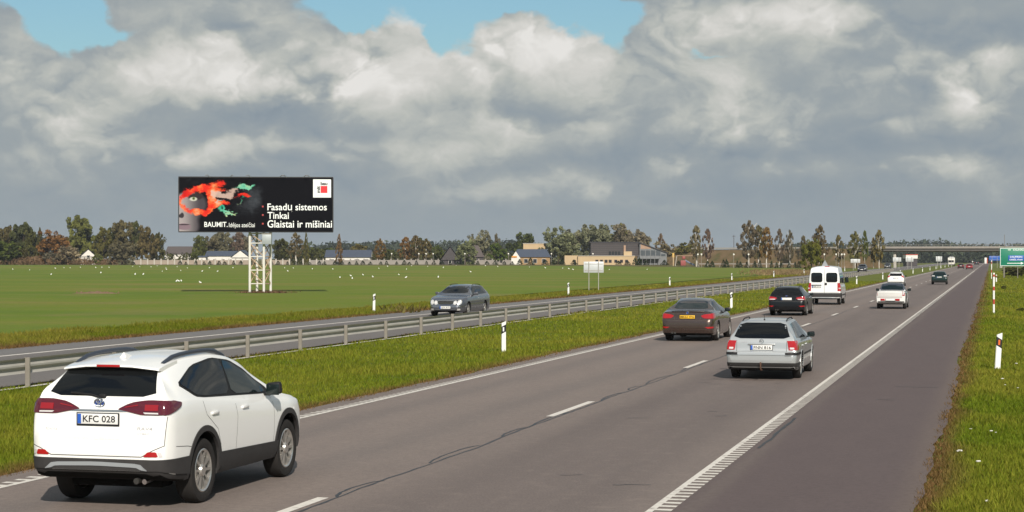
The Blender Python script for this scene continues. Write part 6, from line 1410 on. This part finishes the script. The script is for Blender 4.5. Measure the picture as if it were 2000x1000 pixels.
for xx in (-1, 1): tubeo('chain', [(xx, 0, 3.2), (xx, 0, .8)], .03, M_BAND, pg, 4); boxo('seat', (.5, .2, .06), (xx, 0, .8), M_REDP, pg)
x, y, z = P(1334, 548); o = tag(empty('slide_tower', (x, y, z), YAW), 'red playground slide tower beside the swing frame', 'playground')
boxo('tower', (1.5, 1.5, 1.6), (0, 0, 1.0), pmat('playground_red', (.26, .06, .055), .6), o, bev=.05); boxo('roof', (1.0, 1.0, .9), (.2, 0, 2.6), pmat('playground_red', (.26, .06, .055), .6), o, bev=.2); tubeo('slide', [(.6, 0, 1.8), (2.2, -.3, .9), (3.6, -.3, .3)], .28, pmat('playground_blue', (.14, .17, .24), .5), o, 6)
x, y, z = P(1315, 550); o = tag(empty('yellow_figure', (x, y, z), YAW), 'tall yellow playground post at the left end of the swing frame', 'playground'); boxo('post', (.3, .3, 3.6), (0, 0, 1.8), M_TAN, o, bev=.04); boxo('board', (.6, .2, 1.3), (0, 0, 3.3), pmat('playground_yellow', (.60, .36, .04), .6), o, bev=.05)
# far buildings and traffic signs beyond the bridge
x, y, z = P(1781, 640); o = tag(empty('roadside_shop', (x, y, 0), YAW), 'low white building with red roof band seen under the bridge', 'building'); boxo('wall', (4.2, 5, 1.3), (0, 2.5, 3.45), M_WALLW, o); boxo('base', (4.0, 5, 2.8), (0, 2.6, 1.4), M_TIMBER, o); boxo('roof_band', (4.3, 5.2, .25), (0, 2.5, 4.2), M_REDP, o)
x, y, z = P(1858, 660); o = tag(empty('white_truck', (x, y, 0), 0), 'far white box truck beyond the bridge on the opposite road', 'truck'); boxo('box_body', (2.4, 6, 2.3), (0, 3, 2.0), M_WALLW, o, bev=.05); boxo('cab', (2.2, 1.8, 1.9), (0, -1, 1.4), M_WALLW, o, bev=.2); boxo('windscreen', (1.9, .05, .8), (0, -1.91, 1.8), M_PANE, o); boxo('bumper', (2.2, .2, .4), (0, -1.9, .5), M_GREYPL, o)
for sx0 in (-1, 1):
    for yy in (-1, 4.5): tubeo('wheel', [(sx0 * 1.15, yy, .5), (sx0 * .85, yy, .5)], .5, M_TYRE, o, 12)
x, y, z = ground(1925, 517.5); o = tag(empty('warning_board', (x, y, 0)), 'white and red striped roadside board at the end of the shoulder', 'sign'); boxo('post', (.15, .1, 1), (0, .1, .4), M_GALVP, o); pb = boxo('board', (.9, .06, 2.6), (0, 0, 1.9), M_PLATE, o, bev=.02); boxo('red_panel', (.4, .05, 2.4), (.7, .02, -.05), M_REDP, pb)

# ------------------------------------------------------------------ gulls on the field
bm = bmesh.new()
bmesh.ops.create_uvsphere(bm, u_segments=8, v_segments=6, radius=.5)
for v in bm.verts: v.co = Vector((v.co.x * .5, v.co.y * .62 - (.12 if v.co.y < -.3 else 0), .30 + v.co.z * .42 + v.co.y * .2))
BODY = bm_mesh('body', bm, True); BODY.materials.append(pmat('white_plumage', (.85, .85, .83), .8))
bm = bmesh.new(); bmesh.ops.create_uvsphere(bm, u_segments=8, v_segments=6, radius=.1, matrix=Matrix.Translation((0, .28, .62))); add_tube(bm, [(0, .2, .42), (0, .28, .6)], .07, 6); HEAD = bm_mesh('head', bm, True); HEAD.materials.append(pmat('white_plumage', (.85, .85, .83), .8))
bm = bmesh.new(); add_tube(bm, [(0, .36, .62), (0, .48, .60)], [.025, .008], 5); BILL = bm_mesh('bill', bm); BILL.materials.append(pmat('orange_bill', (.6, .25, .03), .6))
bm = bmesh.new(); add_tube(bm, [(0, 0, 0), (0, 0, .2)], .016, 5); LEG = bm_mesh('leg', bm); LEG.materials.append(pmat('orange_bill', (.6, .25, .03), .6))
spots = [(25, 527), (58, 528), (100, 537), (108, 525), (125, 524), (137, 524), (157, 523), (187, 523.5), (197, 534), (199, 523), (213, 523), (259, 521), (264, 537), (273, 521.5), (280, 537), (295, 522), (307, 520), (317, 531), (324, 524), (325, 527), (346, 522), (353, 529.5), (366, 524), (395, 531), (409, 524), (349, 550.5), (345, 551), (354, 550), (391, 553.5), (425, 531), (455, 524), (556, 524), (573, 524.3), (562, 530.5), (610, 526), (650, 526.5), (664, 543), (685, 540), (688, 545), (709, 538), (728, 542.5), (740, 525.5), (757, 521), (779, 537.5), (793, 543.5), (794, 526.5), (804, 519.6), (835, 521), (856, 542.5), (866, 523.5), (891, 519.5), (919, 532), (948, 519.7), (972, 521.3), (1034, 522.5), (1065, 524), (1099, 524.6), (1111, 525.8), (1119, 527.5), (1190, 527.8), (1264, 527)]
rg = random.Random(12)
for px, py in spots:
    d = 250.0
    for _ in range(20):
        x, y = at(px, d); d = (CAMH - gz(x, y)) * F / (py - HOR); d = min(d, 588)
    x, y = at(px, d); o = tag(empty('gull', (x, y, gz(x, y)), rg.uniform(0, 6.28)), 'white gull standing on the green field', 'bird', 'gulls scattered over the green field'); s = rg.uniform(.32, .46); o.scale = (s,) * 3
    link('body', BODY, o); link('head', HEAD, o); link('bill', BILL, o)
    for sx0 in (-.06, .06): l = link('leg', LEG, o); l.location = (sx0, 0, 0)
# soil thrown up in the field
x, y, z = ground(188, 573.5); o = tag(empty('soil_heap', (x, y, 0)), 'low brown soil heap lying in the field left of the billboard', 'soil heap'); bm = bmesh.new(); rk = random.Random(2)
bmesh.ops.create_grid(bm, x_segments=40, y_segments=8, size=1.0)
for v in bm.verts: v.co = Vector((v.co.x * 2.0, v.co.y * .9, max(0, (1 - v.co.x ** 2) * (1 - v.co.y ** 2)) * rk.uniform(.04, .24) + .0))
link('soil', bm_mesh('soil', bm, True), o, pmat('bare_soil', (.20, .135, .085), .95, var=.35, vscale=3, spec=.1))
for k in range(9): boxo('clod', (rk.uniform(.08, .2), .12, .09), (rk.uniform(-1.8, 2.6), rk.uniform(-.6, .6), .12), pmat('bare_soil', (.20, .135, .085), .95), o, bev=.03)

# ------------------------------------------------------------------ thin autumn haze over the land
HB = (-2500, 2500, -300, 2600, -1.5, 32)
bm = bmesh.new(); add_box(bm, (HB[1] - HB[0], HB[3] - HB[2], HB[5] - HB[4]), ((HB[0] + HB[1]) / 2, (HB[2] + HB[3]) / 2, (HB[4] + HB[5]) / 2))
hm = bpy.data.materials.new('haze'); hm.use_nodes = True; ht = hm.node_tree; ht.nodes.clear(); ho = ht.nodes.new('ShaderNodeOutputMaterial'); hv = ht.nodes.new('ShaderNodeVolumePrincipled')
hv.inputs['Color'].default_value = (.80, .88, 1.0, 1); hv.inputs['Density'].default_value = .00008; hv.inputs['Anisotropy'].default_value = 0.0; ht.links.new(hv.outputs[0], ho.inputs['Volume'])
tag(link('haze', bm_mesh('haze', bm), None, hm), 'thin pale haze over the fields', 'haze', kind='stuff')
